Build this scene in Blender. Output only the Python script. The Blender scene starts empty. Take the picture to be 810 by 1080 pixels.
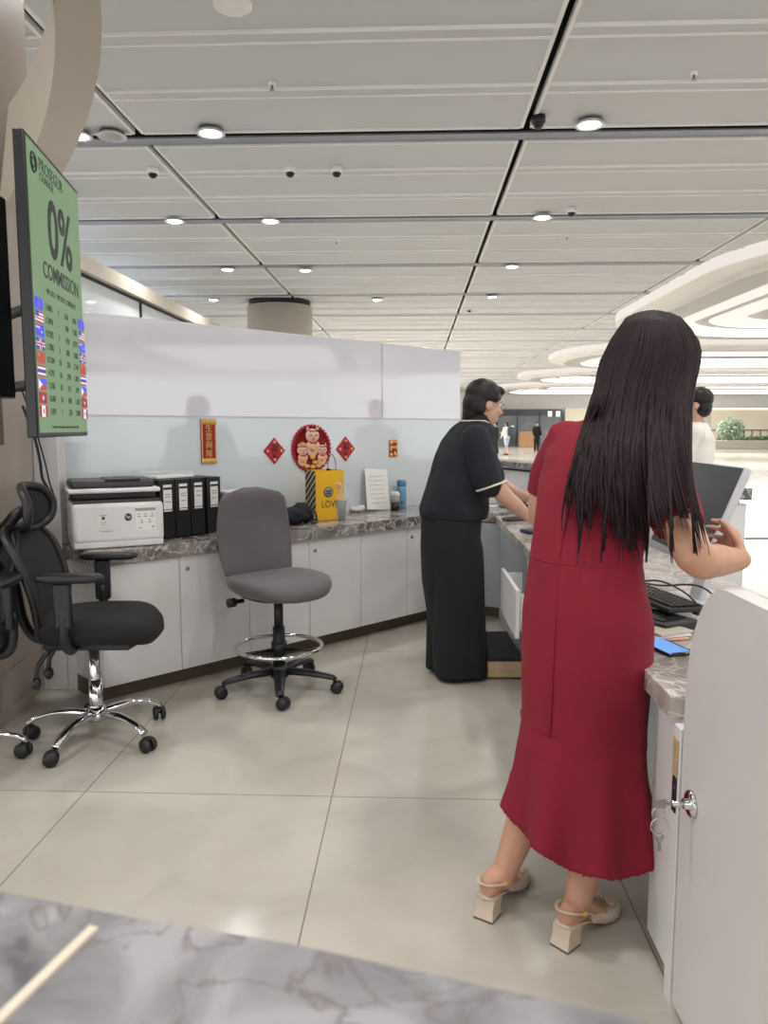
import bpy, bmesh, math, random
from math import sin, cos, pi, radians as RAD, sqrt, atan, atan2
from mathutils import Vector, Matrix, noise
random.seed(7)
S = bpy.context.scene
COL = S.collection
# ------------------------------------------------------------------ camera model (eye height, focal length)
EYE = 1.38; FPX = 811.0; PITCH = atan(89 / 811.0); CP, SP = cos(PITCH), sin(PITCH)
def ray(px, py):
    a = (px - 405) / FPX; b = (540 - py) / FPX
    return Vector((a, CP + b * SP, -SP + b * CP))
def at(px, py, Y):                       # sight line meets the plane at distance Y
    r = ray(px, py); return Vector((0, 0, EYE)) + r * (Y / r.y)
def flat(px, py, z):                     # sight line meets height z
    r = ray(px, py); return Vector((0, 0, EYE)) + r * ((z - EYE) / r.z)
HALL = RAD(2.33)                         # the hall's long axis
def hall(x, y, z=0.0):
    return Vector((x * cos(HALL) + y * sin(HALL), -x * sin(HALL) + y * cos(HALL), z))
def to_hall(p):
    return Vector((p[0] * cos(HALL) - p[1] * sin(HALL), p[0] * sin(HALL) + p[1] * cos(HALL), p[2] if len(p) > 2 else 0))
# ------------------------------------------------------------------ materials
def lin(c):
    if isinstance(c, str):
        c = [int(c[i:i + 2], 16) / 255 for i in (0, 2, 4)]
    return tuple((v / 12.92 if v <= .04045 else ((v + .055) / 1.055) ** 2.4) for v in c) + (1,)
MATS = {}
def mat(name, col, rough=.5, metal=0, emit=None, estr=0, var=0, vscale=8, bump=0, bscale=200, spec=.5, coat=0, alpha=1, trans=0, stretch=None, sheen=0):
    m = bpy.data.materials.new(name); m.use_nodes = True
    nt = m.node_tree; b = nt.nodes['Principled BSDF']
    b.inputs['Base Color'].default_value = lin(col); b.inputs['Roughness'].default_value = rough
    b.inputs['Metallic'].default_value = metal; b.inputs['Specular IOR Level'].default_value = spec
    b.inputs['Coat Weight'].default_value = coat; b.inputs['Coat Roughness'].default_value = .05
    b.inputs['Alpha'].default_value = alpha; b.inputs['Transmission Weight'].default_value = trans
    b.inputs['Sheen Weight'].default_value = sheen
    if emit:
        b.inputs['Emission Color'].default_value = lin(emit); b.inputs['Emission Strength'].default_value = estr
    tc = nt.nodes.new('ShaderNodeTexCoord')
    src = tc.outputs['Object']
    if stretch:
        mp = nt.nodes.new('ShaderNodeMapping'); mp.inputs['Scale'].default_value = stretch
        nt.links.new(src, mp.inputs['Vector']); src = mp.outputs['Vector']
    nz = nt.nodes.new('ShaderNodeTexNoise'); nz.inputs['Scale'].default_value = vscale; nz.inputs['Detail'].default_value = 4
    nt.links.new(src, nz.inputs['Vector'])
    v = max(var, .02)
    rp = nt.nodes.new('ShaderNodeValToRGB')
    L = lin(col)
    rp.color_ramp.elements[0].position = .3; rp.color_ramp.elements[1].position = .7
    rp.color_ramp.elements[0].color = tuple(x * (1 - v) for x in L[:3]) + (1,)
    rp.color_ramp.elements[1].color = tuple(min(1, x * (1 + v)) for x in L[:3]) + (1,)
    nt.links.new(nz.outputs['Fac'], rp.inputs['Fac']); nt.links.new(rp.outputs['Color'], b.inputs['Base Color'])
    if bump:
        n2 = nt.nodes.new('ShaderNodeTexNoise'); n2.inputs['Scale'].default_value = bscale; n2.inputs['Detail'].default_value = 3
        nt.links.new(src, n2.inputs['Vector'])
        bp = nt.nodes.new('ShaderNodeBump'); bp.inputs['Strength'].default_value = bump; bp.inputs['Distance'].default_value = .01
        nt.links.new(n2.outputs['Fac'], bp.inputs['Height']); nt.links.new(bp.outputs['Normal'], b.inputs['Normal'])
    return m
def emis(name, col, s):
    m = bpy.data.materials.new(name); m.use_nodes = True; nt = m.node_tree
    b = nt.nodes['Principled BSDF']; b.inputs['Base Color'].default_value = tuple(x * .15 for x in lin(col)[:3]) + (1,)
    b.inputs['Emission Color'].default_value = lin(col); b.inputs['Emission Strength'].default_value = s
    return m
def marble(name, c0, c1, cv, scale, rough=.18):
    m = bpy.data.materials.new(name); m.use_nodes = True; nt = m.node_tree; b = nt.nodes['Principled BSDF']
    N = nt.nodes.new; L = nt.links.new
    tc = N('ShaderNodeTexCoord')
    n1 = N('ShaderNodeTexNoise'); n1.inputs['Scale'].default_value = scale; n1.inputs['Detail'].default_value = 6; n1.inputs['Distortion'].default_value = .8
    L(tc.outputs['Object'], n1.inputs['Vector'])
    r1 = N('ShaderNodeValToRGB'); r1.color_ramp.elements[0].position = .35; r1.color_ramp.elements[1].position = .66
    r1.color_ramp.elements[0].color = lin(c0); r1.color_ramp.elements[1].color = lin(c1); L(n1.outputs['Fac'], r1.inputs['Fac'])
    n2 = N('ShaderNodeTexNoise'); n2.inputs['Scale'].default_value = scale * .8; n2.inputs['Detail'].default_value = 5; n2.inputs['Distortion'].default_value = 2.2
    L(tc.outputs['Object'], n2.inputs['Vector'])
    r2 = N('ShaderNodeValToRGB'); e = r2.color_ramp.elements
    e[0].position = .47; e[0].color = (0, 0, 0, 1); e[1].position = .5; e[1].color = (1, 1, 1, 1)
    k = e.new(.53); k.color = (0, 0, 0, 1)
    L(n2.outputs['Fac'], r2.inputs['Fac'])
    mx = N('ShaderNodeMixRGB'); mx.inputs['Color2'].default_value = lin(cv)
    L(r2.outputs['Color'], mx.inputs['Fac']); L(r1.outputs['Color'], mx.inputs['Color1'])
    L(mx.outputs['Color'], b.inputs['Base Color']); b.inputs['Roughness'].default_value = rough
    return m
def tiles(name, c0, c1, joint, w, h, ox, oy, rough):
    m = bpy.data.materials.new(name); m.use_nodes = True; nt = m.node_tree; b = nt.nodes['Principled BSDF']
    N = nt.nodes.new; L = nt.links.new
    tc = N('ShaderNodeTexCoord'); mp = N('ShaderNodeMapping'); mp.inputs['Location'].default_value = (-ox, -oy, 0)
    L(tc.outputs['Object'], mp.inputs['Vector'])
    br = N('ShaderNodeTexBrick'); br.offset = 0; br.squash = 1
    br.inputs['Scale'].default_value = 1; br.inputs['Brick Width'].default_value = w; br.inputs['Row Height'].default_value = h
    br.inputs['Mortar Size'].default_value = .0022; br.inputs['Mortar Smooth'].default_value = 0
    L(mp.outputs['Vector'], br.inputs['Vector'])
    nz = N('ShaderNodeTexNoise'); nz.inputs['Scale'].default_value = 2.2; nz.inputs['Detail'].default_value = 8; nz.inputs['Distortion'].default_value = .7
    L(tc.outputs['Object'], nz.inputs['Vector'])
    rp = N('ShaderNodeValToRGB'); rp.color_ramp.elements[0].position = .3; rp.color_ramp.elements[1].position = .7
    rp.color_ramp.elements[0].color = lin(c0); rp.color_ramp.elements[1].color = lin(c1)
    L(nz.outputs['Fac'], rp.inputs['Fac'])
    mx = N('ShaderNodeMixRGB'); mx.inputs['Color2'].default_value = lin(joint)
    L(br.outputs['Fac'], mx.inputs['Fac']); L(rp.outputs['Color'], mx.inputs['Color1'])
    L(mx.outputs['Color'], b.inputs['Base Color']); b.inputs['Roughness'].default_value = rough
    n3 = N('ShaderNodeTexNoise'); n3.inputs['Scale'].default_value = 3.0
    L(tc.outputs['Object'], n3.inputs['Vector'])
    return m
M = dict(
    white=mat('white_laminate', 'D9D8D6', .3, var=.02),
    white_gate=mat('pale_laminate', 'D2CFCD', .28, var=.02),
    gloss=mat('glossy_wall_panel', 'DAD8DE', .05, var=.02, vscale=1.5, spec=.9),
    glass=mat('back_painted_glass', 'D3DADD', .06, var=.03, vscale=1.2),
    cream=mat('cream_column', 'CFC6B8', .5, var=.02),
    tan=mat('tan_wall', 'AEA297', .45, var=.03, vscale=2),
    tan_dark=mat('tan_ring', 'B5AA9A', .4, var=.03, vscale=1),
    ceil=mat('ceiling_panel', 'CDCED0', .6, var=.015, vscale=.6),
    ceil_rib=mat('ceiling_rib', 'EDECEA', .5),
    channel=mat('ceiling_channel', '8C919C', .4),
    black=mat('matt_black', '0C0C0E', .6),
    plastic=mat('black_plastic', '18181A', .42, var=.1),
    gloss_black=mat('gloss_black', '0A0A0C', .15),
    chairblack=mat('black_seat_fabric', '171416', .85, var=.15, bump=.15, bscale=700),
    greyfab=mat('grey_chair_fabric', '5B5558', .85, var=.08, bump=.2, bscale=600, sheen=.2),
    chrome=mat('chrome', 'D8D8D8', .12, metal=1),
    steel=mat('brushed_steel', 'A8A6A2', .3, metal=1),
    kick=mat('brown_kickboard', '5C4C41', .5, var=.1),
    greycab=mat('grey_laminate', '9EA2A6', .4),
    skin=mat('skin', 'BE8F76', .5, var=.05, vscale=30),
    skin2=mat('skin_pale', 'C79C86', .5, var=.05, vscale=30),
    red=mat('red_crepe', '800824', .85, var=.06, vscale=20, bump=.08, bscale=500),
    hair=mat('dark_brown_hair', '24171B', .62, var=.5, vscale=22, stretch=(7, 7, .35), spec=.18),
    hair2=mat('short_brown_hair', '1C1415', .45, var=.4, vscale=60, spec=.35),
    navy=mat('navy_polo_knit', '10141C', .85, var=.1, bump=.1, bscale=500),
    trouser=mat('black_trouser_cloth', '131517', .9, var=.12, vscale=14),
    piping=mat('cream_piping', 'D9CDB8', .7),
    beige=mat('beige_leather', 'C6B5A1', .38, var=.04),
    sole=mat('brown_sole', '6B5445', .5),
    cloth_white=mat('white_shirt', 'E4E0D8', .8, var=.03, bump=.1),
    denim=mat('pale_denim', '97A3BE', .8),
    teal=mat('teal_backpack', '2E4048', .7),
    paper=mat('paper', 'E8E6E1', .7),
    paper_grey=mat('printed_grey', '9C9A98', .7),
    ink=mat('ink', '222226', .6),
    printer=mat('printer_white', 'DEDCDA', .35),
    printer_dark=mat('printer_charcoal', '3A3637', .45),
    yellow=mat('yellow_bag_paper', 'E9B51E', .55, var=.04),
    bagstripe=mat('bag_black', '211C16', .55), bagcream=mat('bag_cream', 'CFC29A', .55),
    clear=mat('thin_clear_plastic', 'F0F2F4', .1, alpha=.22),
    smoke=mat('grey_cup', '6C6A70', .3),
    blue_bottle=mat('blue_bottle', '6FA3C4', .25), blue_lid=mat('blue_lid', '4F7E9C', .35),
    redpaper=mat('festive_red', 'B01224', .5), redpaper2=mat('festive_crimson', '8E0F22', .5),
    gold=mat('festive_gold', 'D9AA55', .4, metal=.25, var=.1, vscale=80),
    pink=mat('pale_peach', 'EBB9A4', .5),
    wood=mat('pale_wood', 'B49A79', .5, var=.12, vscale=6, stretch=(1, 8, 8)),
    screen_off=mat('dark_screen', '2B2F33', .3),
    silver=mat('silver_plastic', 'C9CACC', .35),
    tv_black=mat('screen_bezel', '121214', .35),
    tv_green=emis('screen_green', '7D9A74', .5),
    tv_ink=emis('screen_ink', '1E2A22', .5),
    blue_flag=emis('flag_blue', '3A48D8', .8), white_flag=emis('flag_white', 'D5D5E0', .8),
    red_flag=emis('flag_red', 'A8382E', .8), maroon_flag=emis('flag_maroon', '8E1F2B', .8), navy_flag=emis('flag_navy', '2E3A92', .8),
    phone_screen=emis('phone_screen', '5F95DC', .75),
    lamp=emis('lamp_lens', 'FFFFFF', 9),
    cove=emis('cove_light', 'FFF9F0', 1.6), cove_soft=emis('cove_soft', 'FFF7EE', .5),
    panel_light=emis('luminous_panel', 'FFFFFF', 1.2),
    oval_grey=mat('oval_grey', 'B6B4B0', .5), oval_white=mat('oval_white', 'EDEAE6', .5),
    shop_glass=mat('shop_glass', '5C6062', .15, var=.3, vscale=.8), shop_cream=mat('shop_cream', 'CBC2AC', .5, var=.05, vscale=.5),
    shop_blue=emis('blue_sign', '3F5F9A', .6), shop_dark=mat('shop_dark', '2E3238', .3),
    shop_lit=emis('lit_ceiling', 'FFF4DC', .9),
    leaf=mat('hedge_leaf', '5E7350', .6, var=.3, vscale=20), leaf2=mat('bush_leaf', '8FA088', .6, var=.3, vscale=20),
    stone=mat('planter_stone', 'A8A096', .5, var=.05),
    navycloth=mat('navy_leather', '232B4A', .5),
    card=mat('cardboard', 'A98460', .7),
    bluegrey=mat('pale_blue_fabric', 'A9B6CC', .7),
    marble=marble('grey_marble', '5F5854', '9A938E', 'CFC9C2', 7),
    marble_near=marble('pale_grey_marble', '605E62', '9F9C9E', '767070', 14, .3),
    marble_desk=marble('pale_marble', '8F8782', 'C3BAB2', 'DDD6CE', 6),
    marble_dark=marble('dark_marble', '4A4645', '6E6968', 'A8A29E', 6),
)
jx = to_hall(flat(350, 840, 0)); j2 = to_hall(flat(91, 834, 0))
TW = jx.x - j2.x
M['floor'] = tiles('floor_stone_tiles', 'ABA59A', 'BFB9AE', '7C766C', TW, TW * 2.0, jx.x, jx.y, .17)
# ------------------------------------------------------------------ mesh builder
class MB:
    def __init__(s): s.bm = bmesh.new(); s.mats = []; s.mi = 0; s.X = Matrix.Identity(4)
    def use(s, m):
        m = M[m] if isinstance(m, str) else m
        if m not in s.mats: s.mats.append(m)
        s.mi = s.mats.index(m); return s
    def xf(s, X=None): s.X = X if X is not None else Matrix.Identity(4); return s
    def _add(s, verts, faces, smooth=False):
        vs = [s.bm.verts.new(s.X @ Vector(v)) for v in verts]; out = []
        for f in faces:
            try: fc = s.bm.faces.new([vs[i] for i in f])
            except ValueError: continue
            fc.material_index = s.mi; fc.smooth = smooth; out.append(fc)
        return vs, out
    def box(s, c, d, bev=0, rot=None, seg=2):
        R = rot if rot is not None else Matrix.Identity(3)
        c = Vector(c); h = [x / 2 for x in d]
        P = [c + R @ Vector((sx * h[0], sy * h[1], sz * h[2])) for sx in (-1, 1) for sy in (-1, 1) for sz in (-1, 1)]
        vs, fs = s._add(P, [(0, 1, 3, 2), (4, 6, 7, 5), (0, 4, 5, 1), (2, 3, 7, 6), (0, 2, 6, 4), (1, 5, 7, 3)])
        if bev:
            ed = {e for f in fs for e in f.edges}
            r = bmesh.ops.bevel(s.bm, geom=list(ed), offset=min(bev, min(d) * .49), segments=seg, affect='EDGES', profile=.5)
            for f in r['faces']: f.material_index = s.mi; f.smooth = True
        return s
    def prism(s, poly, z0, z1, bev=0):
        n = len(poly); z0f = z0 if callable(z0) else (lambda p: z0); z1f = z1 if callable(z1) else (lambda p: z1)
        V = [(p[0], p[1], z0f(p)) for p in poly] + [(p[0], p[1], z1f(p)) for p in poly]
        F = [tuple(range(n - 1, -1, -1)), tuple(range(n, 2 * n))] + [(i, (i + 1) % n, n + (i + 1) % n, n + i) for i in range(n)]
        vs, fs = s._add(V, F)
        if bev:
            ed = {e for f in fs[:2] for e in f.edges}
            r = bmesh.ops.bevel(s.bm, geom=list(ed), offset=bev, segments=2, affect='EDGES', profile=.5)
            for f in r['faces']: f.material_index = s.mi
        return s
    def loft(s, rings, cap=True, smooth=True, closed=True):
        n = len(rings[0]); V = [p for r in rings for p in r]; F = []
        for i in range(len(rings) - 1):
            for j in range(n if closed else n - 1):
                k = (j + 1) % n
                F.append((i * n + j, i * n + k, (i + 1) * n + k, (i + 1) * n + j))
        if cap:
            F.append(tuple(range(n - 1, -1, -1))); F.append(tuple((len(rings) - 1) * n + j for j in range(n)))
        s._add(V, F, smooth); return s
    def tube(s, path, rad, n=12, cap=True, flat_=1.0, up=None):
        P = [Vector(p) for p in path]
        if not isinstance(rad, (list, tuple)): rad = [rad] * len(P)
        rings = []; ref = None
        for i, p in enumerate(P):
            t = (P[min(i + 1, len(P) - 1)] - P[max(i - 1, 0)]).normalized()
            if ref is None:
                ref = Vector(up) if up else (Vector((0, 0, 1)) if abs(t.z) < .9 else Vector((0, 1, 0)))
            u = (ref - t * ref.dot(t)); u = u.normalized() if u.length > 1e-6 else t.orthogonal().normalized(); v = t.cross(u); ref = u
            rings.append([p + (u * cos(2 * pi * j / n) * flat_ + v * sin(2 * pi * j / n)) * rad[i] for j in range(n)])
        return s.loft(rings, cap)
    def cyl(s, p0, p1, r0, r1=None, n=20): return s.tube([p0, p1], [r0, r1 if r1 is not None else r0], n)
    def lathe(s, prof, c=(0, 0, 0), n=28, axis='z'):
        rings = []
        for r, h in prof:
            ring = []
            for j in range(n):
                a = 2 * pi * j / n; x, y = r * cos(a), r * sin(a)
                v = {'z': (x, y, h), 'x': (h, x, y), 'y': (y, h, x)}[axis]
                ring.append((c[0] + v[0], c[1] + v[1], c[2] + v[2]))
            rings.append(ring)
        return s.loft(rings, True)
    def ell(s, c, r, n=16, m=10, R=None):
        R = R if R is not None else Matrix.Identity(3); rings = []
        for i in range(1, m):
            th = pi * i / m
            rings.append([Vector(c) + R @ Vector((r[0] * sin(th) * cos(2 * pi * j / n), r[1] * sin(th) * sin(2 * pi * j / n), -r[2] * cos(th))) for j in range(n)])
        return s.loft(rings, True)
    def torus(s, c, Rr, r, n=48, m=10, axis=None):
        ax = (axis or Matrix.Identity(3)); rings = []
        for i in range(n + 1):
            a = 2 * pi * i / n
            rings.append([Vector(c) + ax @ Vector(((Rr + r * cos(2 * pi * j / m)) * cos(a), (Rr + r * cos(2 * pi * j / m)) * sin(a), r * sin(2 * pi * j / m))) for j in range(m)])
        return s.loft(rings, False)
    def text(s, body, size, X, depth=.0008, align='CENTER', bold=0):
        cu = bpy.data.curves.new('txt', 'FONT'); cu.body = body; cu.size = size; cu.align_x = align; cu.align_y = 'CENTER'; cu.extrude = depth; cu.resolution_u = 3; cu.offset = bold
        o = bpy.data.objects.new('txt', cu); COL.objects.link(o)
        dg = bpy.context.evaluated_depsgraph_get(); me = bpy.data.meshes.new_from_object(o.evaluated_get(dg))
        s._add([X @ v.co for v in me.vertices], [tuple(p.vertices) for p in me.polygons])
        bpy.data.objects.remove(o); bpy.data.curves.remove(cu); bpy.data.meshes.remove(me); return s
    def build(s, name, m=None, parent=None, remesh=0, smooth_it=0, world=True, sub=0):
        """vertices are in world space; when a parent empty is given they are moved into its space"""
        me = bpy.data.meshes.new(name)
        bmesh.ops.recalc_face_normals(s.bm, faces=s.bm.faces)
        if m is not None and not s.mats: s.mats = [M[m] if isinstance(m, str) else m]
        s.bm.to_mesh(me); s.bm.free()
        for x in s.mats: me.materials.append(x)
        o = bpy.data.objects.new(name, me); COL.objects.link(o)
        if remesh or sub:
            if remesh:
                d = o.modifiers.new('r', 'REMESH'); d.mode = 'VOXEL'; d.voxel_size = remesh; d.use_smooth_shade = True
                if smooth_it:
                    d = o.modifiers.new('s', 'SMOOTH'); d.iterations = smooth_it; d.factor = .5
            if sub: d = o.modifiers.new('u', 'SUBSURF'); d.levels = sub; d.render_levels = sub
            dg = bpy.context.evaluated_depsgraph_get(); m2 = bpy.data.meshes.new_from_object(o.evaluated_get(dg))
            o.modifiers.clear(); o.data = m2; bpy.data.meshes.remove(me); m2.name = name
        if parent is not None:
            o.parent = parent
            r = parent
            if world:
                o.data.transform(world_of(parent).inverted())
        return o
def world_of(o):
    Mx = Matrix.LocRotScale(o.location, o.rotation_euler, o.scale)
    return world_of(o.parent) @ Mx if o.parent else Mx
def tag(o, label, cat, group=None, kind=None):
    o['label'] = label; o['category'] = cat
    if group: o['group'] = group
    if kind: o['kind'] = kind
    return o
def thing(name, label, cat, loc=(0, 0, 0), rz=0, group=None):
    o = bpy.data.objects.new(name, None); COL.objects.link(o); o.location = loc; o.rotation_euler = (0, 0, rz)
    o.empty_display_size = .05
    return tag(o, label, cat, group)
def struct(o, label=None, cat=None):
    o['kind'] = 'structure'
    if label: o['label'] = label
    if cat: o['category'] = cat
    return o
def L3(b, name, m, root): return b.build(name, m, root, world=False)     # mesh given in the thing's own space
def dup(root, loc, rz=None, label=None):
    r = root.copy(); COL.objects.link(r); r.location = loc
    if rz is not None: r.rotation_euler = (0, 0, rz)
    if label: r['label'] = label
    for ch in list(root.children):
        c = ch.copy(); COL.objects.link(c); c.parent = r
        for g in list(ch.children):
            d = g.copy(); COL.objects.link(d); d.parent = c
    return r
def Rz(a): return Matrix.Rotation(a, 3, 'Z')
def ring(c, a, b, U, V, n=28, tilt=None):
    out = []
    for j in range(n):
        t = 2 * pi * j / n; p = Vector(c) + U * (a * cos(t)) + V * (b * sin(t))
        out.append(p)
    return out
def lerp(a, b, t): return a + (b - a) * t
def spl(pts, n):                          # Catmull-Rom through points (Vectors)
    P = [Vector(p) for p in pts]; P = [P[0] * 2 - P[1]] + P + [P[-1] * 2 - P[-2]]; out = []
    for i in range(1, len(P) - 2):
        for k in range(n):
            t = k / n; a, b, c, d = P[i - 1], P[i], P[i + 1], P[i + 2]
            out.append(.5 * ((2 * b) + (c - a) * t + (2 * a - 5 * b + 4 * c - d) * t * t + (3 * b - a - 3 * c + d) * t ** 3))
    out.append(P[-2]); return out
ZC = 4.1                                   # ceiling height
# ================================================================== SETTING
# floor (laid along the hall)
b = MB(); b.box((4, 25, -.05), (70, 80, .1)); o = struct(b.build('floor', 'floor')); o.rotation_euler = (0, 0, -HALL)
# ceiling: planks in bays, dark joints between bays, grey channels across
BX, BY = 3.58, 2.87
X0 = to_hall(flat(553, 140, ZC)).x; Y0 = to_hall(flat(480, 141, ZC)).y - .14
b = MB(); b.use('black').box((4, 27, ZC + .25), (64, 76, .1))
for iy in range(-4, 18):
    ya = Y0 + .32 + iy * BY; yb = Y0 + (iy + 1) * BY           # bay from channel to next gap
    for ix in range(-5, 9):
        xa = X0 + ix * BX + .045; xb = X0 + (ix + 1) * BX - .045
        b.use('ceil'); xc = (xa + xb) / 2; w = xb - xa
        b.box((xc, (ya + yb) / 2, ZC + .018), (w, yb - ya, .036))
        b.use('ceil_rib')
        for e in (xa, xb): b.box((e, (ya + yb) / 2, ZC + .013), (.03, yb - ya, .05))
        pl = (yb - ya - .30) / 3
        if iy < 9:
            for k in (1, 2):
                yc = ya + k * pl + (k - .5) * .15
                b.use('ceil').box((xc, yc, ZC + .0), (w - .03, .15, .02))
                b.use('ceil_rib')
                for q in (-.075, .075): b.box((xc, yc + q, ZC - .006), (w - .03, .022, .03))
            for q in (ya + .012, yb - .012): b.box((xc, q, ZC - .004), (w - .03, .024, .03))
    b.use('black').box((4, Y0 + iy * BY + .232, ZC + .08), (64, .166, .12)); b.use('channel').box((4, Y0 + iy * BY + .232, ZC + .008), (64, .168, .016))
o = struct(b.build('ceiling')); o.rotation_euler = (0, 0, -HALL)
# counter frame: u along the back counter, d into the wall
U = Vector((.72, .694, 0)).normalized(); NRM = Vector((.694, -.72, 0)).normalized()
def cf(s_, d, z=0.0): return U * s_ - NRM * (3.63 + d) + Vector((0, 0, z))
CANG = atan2(U.y, U.x)
CX = Matrix.LocRotScale(cf(0, 0), Matrix.Rotation(CANG, 3, 'Z'), None)    # x = along, y = into wall, z = up
SR = 4.865                                # right end of the wall
b = MB().xf(CX)
b.use('glass').box(((1.5 + SR) / 2, .585, .7235), (SR - 1.5, .13, 1.447))
b.use('gloss')
for a, c in ((1.5, 3.978), (3.982, SR)): b.box(((a + c) / 2, .588, 1.723), (c - a, .14, .55), .004)
b.use('silver').box(((1.5 + SR) / 2, .519, 1.447), (SR - 1.5, .006, .006))
struct(b.build('wall_back'))
# left wall: tan column with a pale return and skirting
c0 = flat(33, 738, 0); c1 = flat(0, 768, 0); dv = (c1 - c0).normalized(); c2 = c0 + dv * .42
b = MB().use('tan').prism([(c0.x, c0.y), (c2.x, c2.y), (c2.x - 2.2, c2.y), (c2.x - 2.2, c0.y + .3), (c0.x, c0.y + .3)], 0, ZC - .01)
struct(b.build('wall_left'))
nd = Vector((-dv.y, dv.x, 0)); nd = nd if nd.x > 0 else -nd
b = MB().use('tan')
for z0, z1, t in ((0, .06, .012), (.2, .235, .008)):
    a, c = c0 + nd * t, c2 + nd * t
    b.prism([(c0.x, c0.y), (c2.x, c2.y), (c.x, c.y), (a.x, a.y)], z0, z1)
struct(b.build('baseboard_left'))
b = MB().use('white_gate'); p = flat(105, 735, 0); xr = at(62, 500, c0.y + .15).x
b.box(((c0.x + xr) / 2 + .001, c0.y + .2, .72), (xr - c0.x - .002, .1, 1.44), .003).box(((xr + p.x) / 2 - .005, c0.y + .2, .35), (p.x - xr - .012, .1, .70), .003)
struct(b.build('trim_1'))
# ceiling lamps, sprinklers, cameras -------------------------------------------------
def lampset(root, lit):
    b = MB().use('silver'); b.lathe([(.11, 0), (.135, -.008), (.13, -.014), (.10, -.012), (.095, .02), (.11, .02)], n=28); b.build('rim', None, root, world=False)
    b = MB().use('lamp' if lit else 'steel'); b.lathe([(.02, -.026), (.07, -.018), (.092, .0), (.092, .012), (.02, .012)], n=24); b.build('lens', None, root, world=False)
ROWN = ['in the nearest ceiling channel', 'in the second ceiling channel', 'in the third ceiling channel', 'in the fourth ceiling channel']
vis = [(82, 143, 0), (222, 140, 0), (622, 131, 0), (184, 233, 1), (285, 233, 1), (572, 229, 1), (240, 284, 2), (322, 285, 2), (540, 281, 2), (225, 316, 3), (398, 316, 3), (519, 313, 3)]
POS = {0: ['leftmost, beside the tan ring', 'middle of three', 'rightmost, near the long dark joint'], 1: ['leftmost of three', 'middle of three', 'rightmost, beside the white dome camera'], 2: ['leftmost of three', 'middle of three', 'rightmost of three'], 3: ['leftmost, near the round column', 'middle of three', 'rightmost of three']}
cnt = {}; proto_lamp = None
for px, py, r in vis:
    p = flat(px, py, ZC - .04); k = cnt.get(r, 0); cnt[r] = k + 1
    lab = 'lit round downlight %s, %s' % (ROWN[r], POS[r][k])
    if proto_lamp is None:
        proto_lamp = thing('downlight', lab, 'ceiling light', p, group='round downlights in the ceiling channels'); lampset(proto_lamp, True)
    else: dup(proto_lamp, p, label=lab)
t = thing('downlight', 'unlit round downlight beside the lit one at the tan ring', 'ceiling light', flat(118, 143, ZC - .04)); lampset(t, False)
t = thing('ceiling_speaker', 'flat round white speaker at the top of the ceiling', 'speaker', flat(245, 5, ZC - .01))
b = MB().use('ceil_rib').lathe([(.02, -.02), (.11, -.02), (.125, -.008), (.125, .01), (.02, .01)]); L3(b, 'cover', None, t)
def camera_dome(px, py, lab, body, z=ZC - .01):
    t = thing('security_camera', lab, 'security camera', flat(px, py - 4, z), group='dome cameras on the ceiling')
    L3(MB().use(body).lathe([(.02, .01), (.062, .01), (.062, -.038), (.055, -.052), (.02, -.052)]), 'housing', None, t)
    L3(MB().use('gloss_black').lathe([(.048, -.05), (.048, -.062), (.036, -.084), (.018, -.095), (.004, -.097)]), 'dome', None, t)
camera_dome(161, 182, 'small white dome camera left of the pair, under the leftmost bay', 'ceil_rib')
camera_dome(306, 181, 'left dome camera of the pair side by side', 'ceil_rib')
camera_dome(355, 181, 'right dome camera of the pair side by side', 'ceil_rib')
camera_dome(603, 224, 'white dome camera next to the second channel downlight', 'ceil_rib')
camera_dome(568, 128, 'black dome camera hanging on the long dark joint', 'plastic', ZC - .02)
camera_dome(495, 329, 'far small dome camera beside the long dark joint above the wall', 'ceil_rib')
for px, py, lab in ((287, 92, 'small sprinkler in the nearest bay at left'), (732, 81, 'small sprinkler in the nearest bay at right'), (355, 257, 'small sprinkler in the bay beyond the second channel, left'), (598, 252, 'small sprinkler in the bay beyond the second channel, right')):
    t = thing('sprinkler', lab, 'sprinkler', flat(px, py - 3, ZC - .02), group='sprinklers')
    L3(MB().use('ceil_rib').lathe([(.01, .02), (.034, .02), (.03, -.008), (.01, -.008)], n=16), 'plate', None, t)
    L3(MB().use('steel').lathe([(.009, -.008), (.009, -.036), (.02, -.04), (.02, -.046), (.004, -.046)], n=12), 'nozzle', None, t)
# round column behind the wall
p = flat(295, 318, ZC); 
t = thing('round_column', 'cream round column rising behind the glossy white wall', 'column', (p.x, p.y, 0))
L3(MB().use('cream').lathe([(.1, 0), (.70, 0), (.70, 3.98), (.1, 3.98)], n=48), 'shaft', None, t)
L3(MB().use('black').lathe([(.1, 3.98), (.66, 3.98), (.66, ZC + .02), (.1, ZC + .02)], n=48), 'collar', None, t)
# shop volume on the left beyond the wall
A = at(88, 268, 9.0); zt = A.z; fx = to_hall(A).x; t = thing('shop_building', 'grey shop front with cream top fascia beyond the wall at left', 'shop front', hall(fx, 9), -HALL)
L3(MB().use('cream').box((-.25, 2.3, zt - .09), (.5, 10.5, .18)), 'fascia', None, t)
b = MB().use('glass').box((-1.2, 2.3, (zt - .18) / 2), (2.2, 10.3, zt - .18)); L3(b, 'glazing', None, t)
b = MB().use('black')
for y in (-2.5, 1.9, 6.2): b.box((-.09, y, (zt - .18) / 2), (.03, .04, zt - .18))
b.box((-.09, 2.3, zt - .2), (.03, 10.3, .03)); L3(b, 'mullions', None, t)
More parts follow.
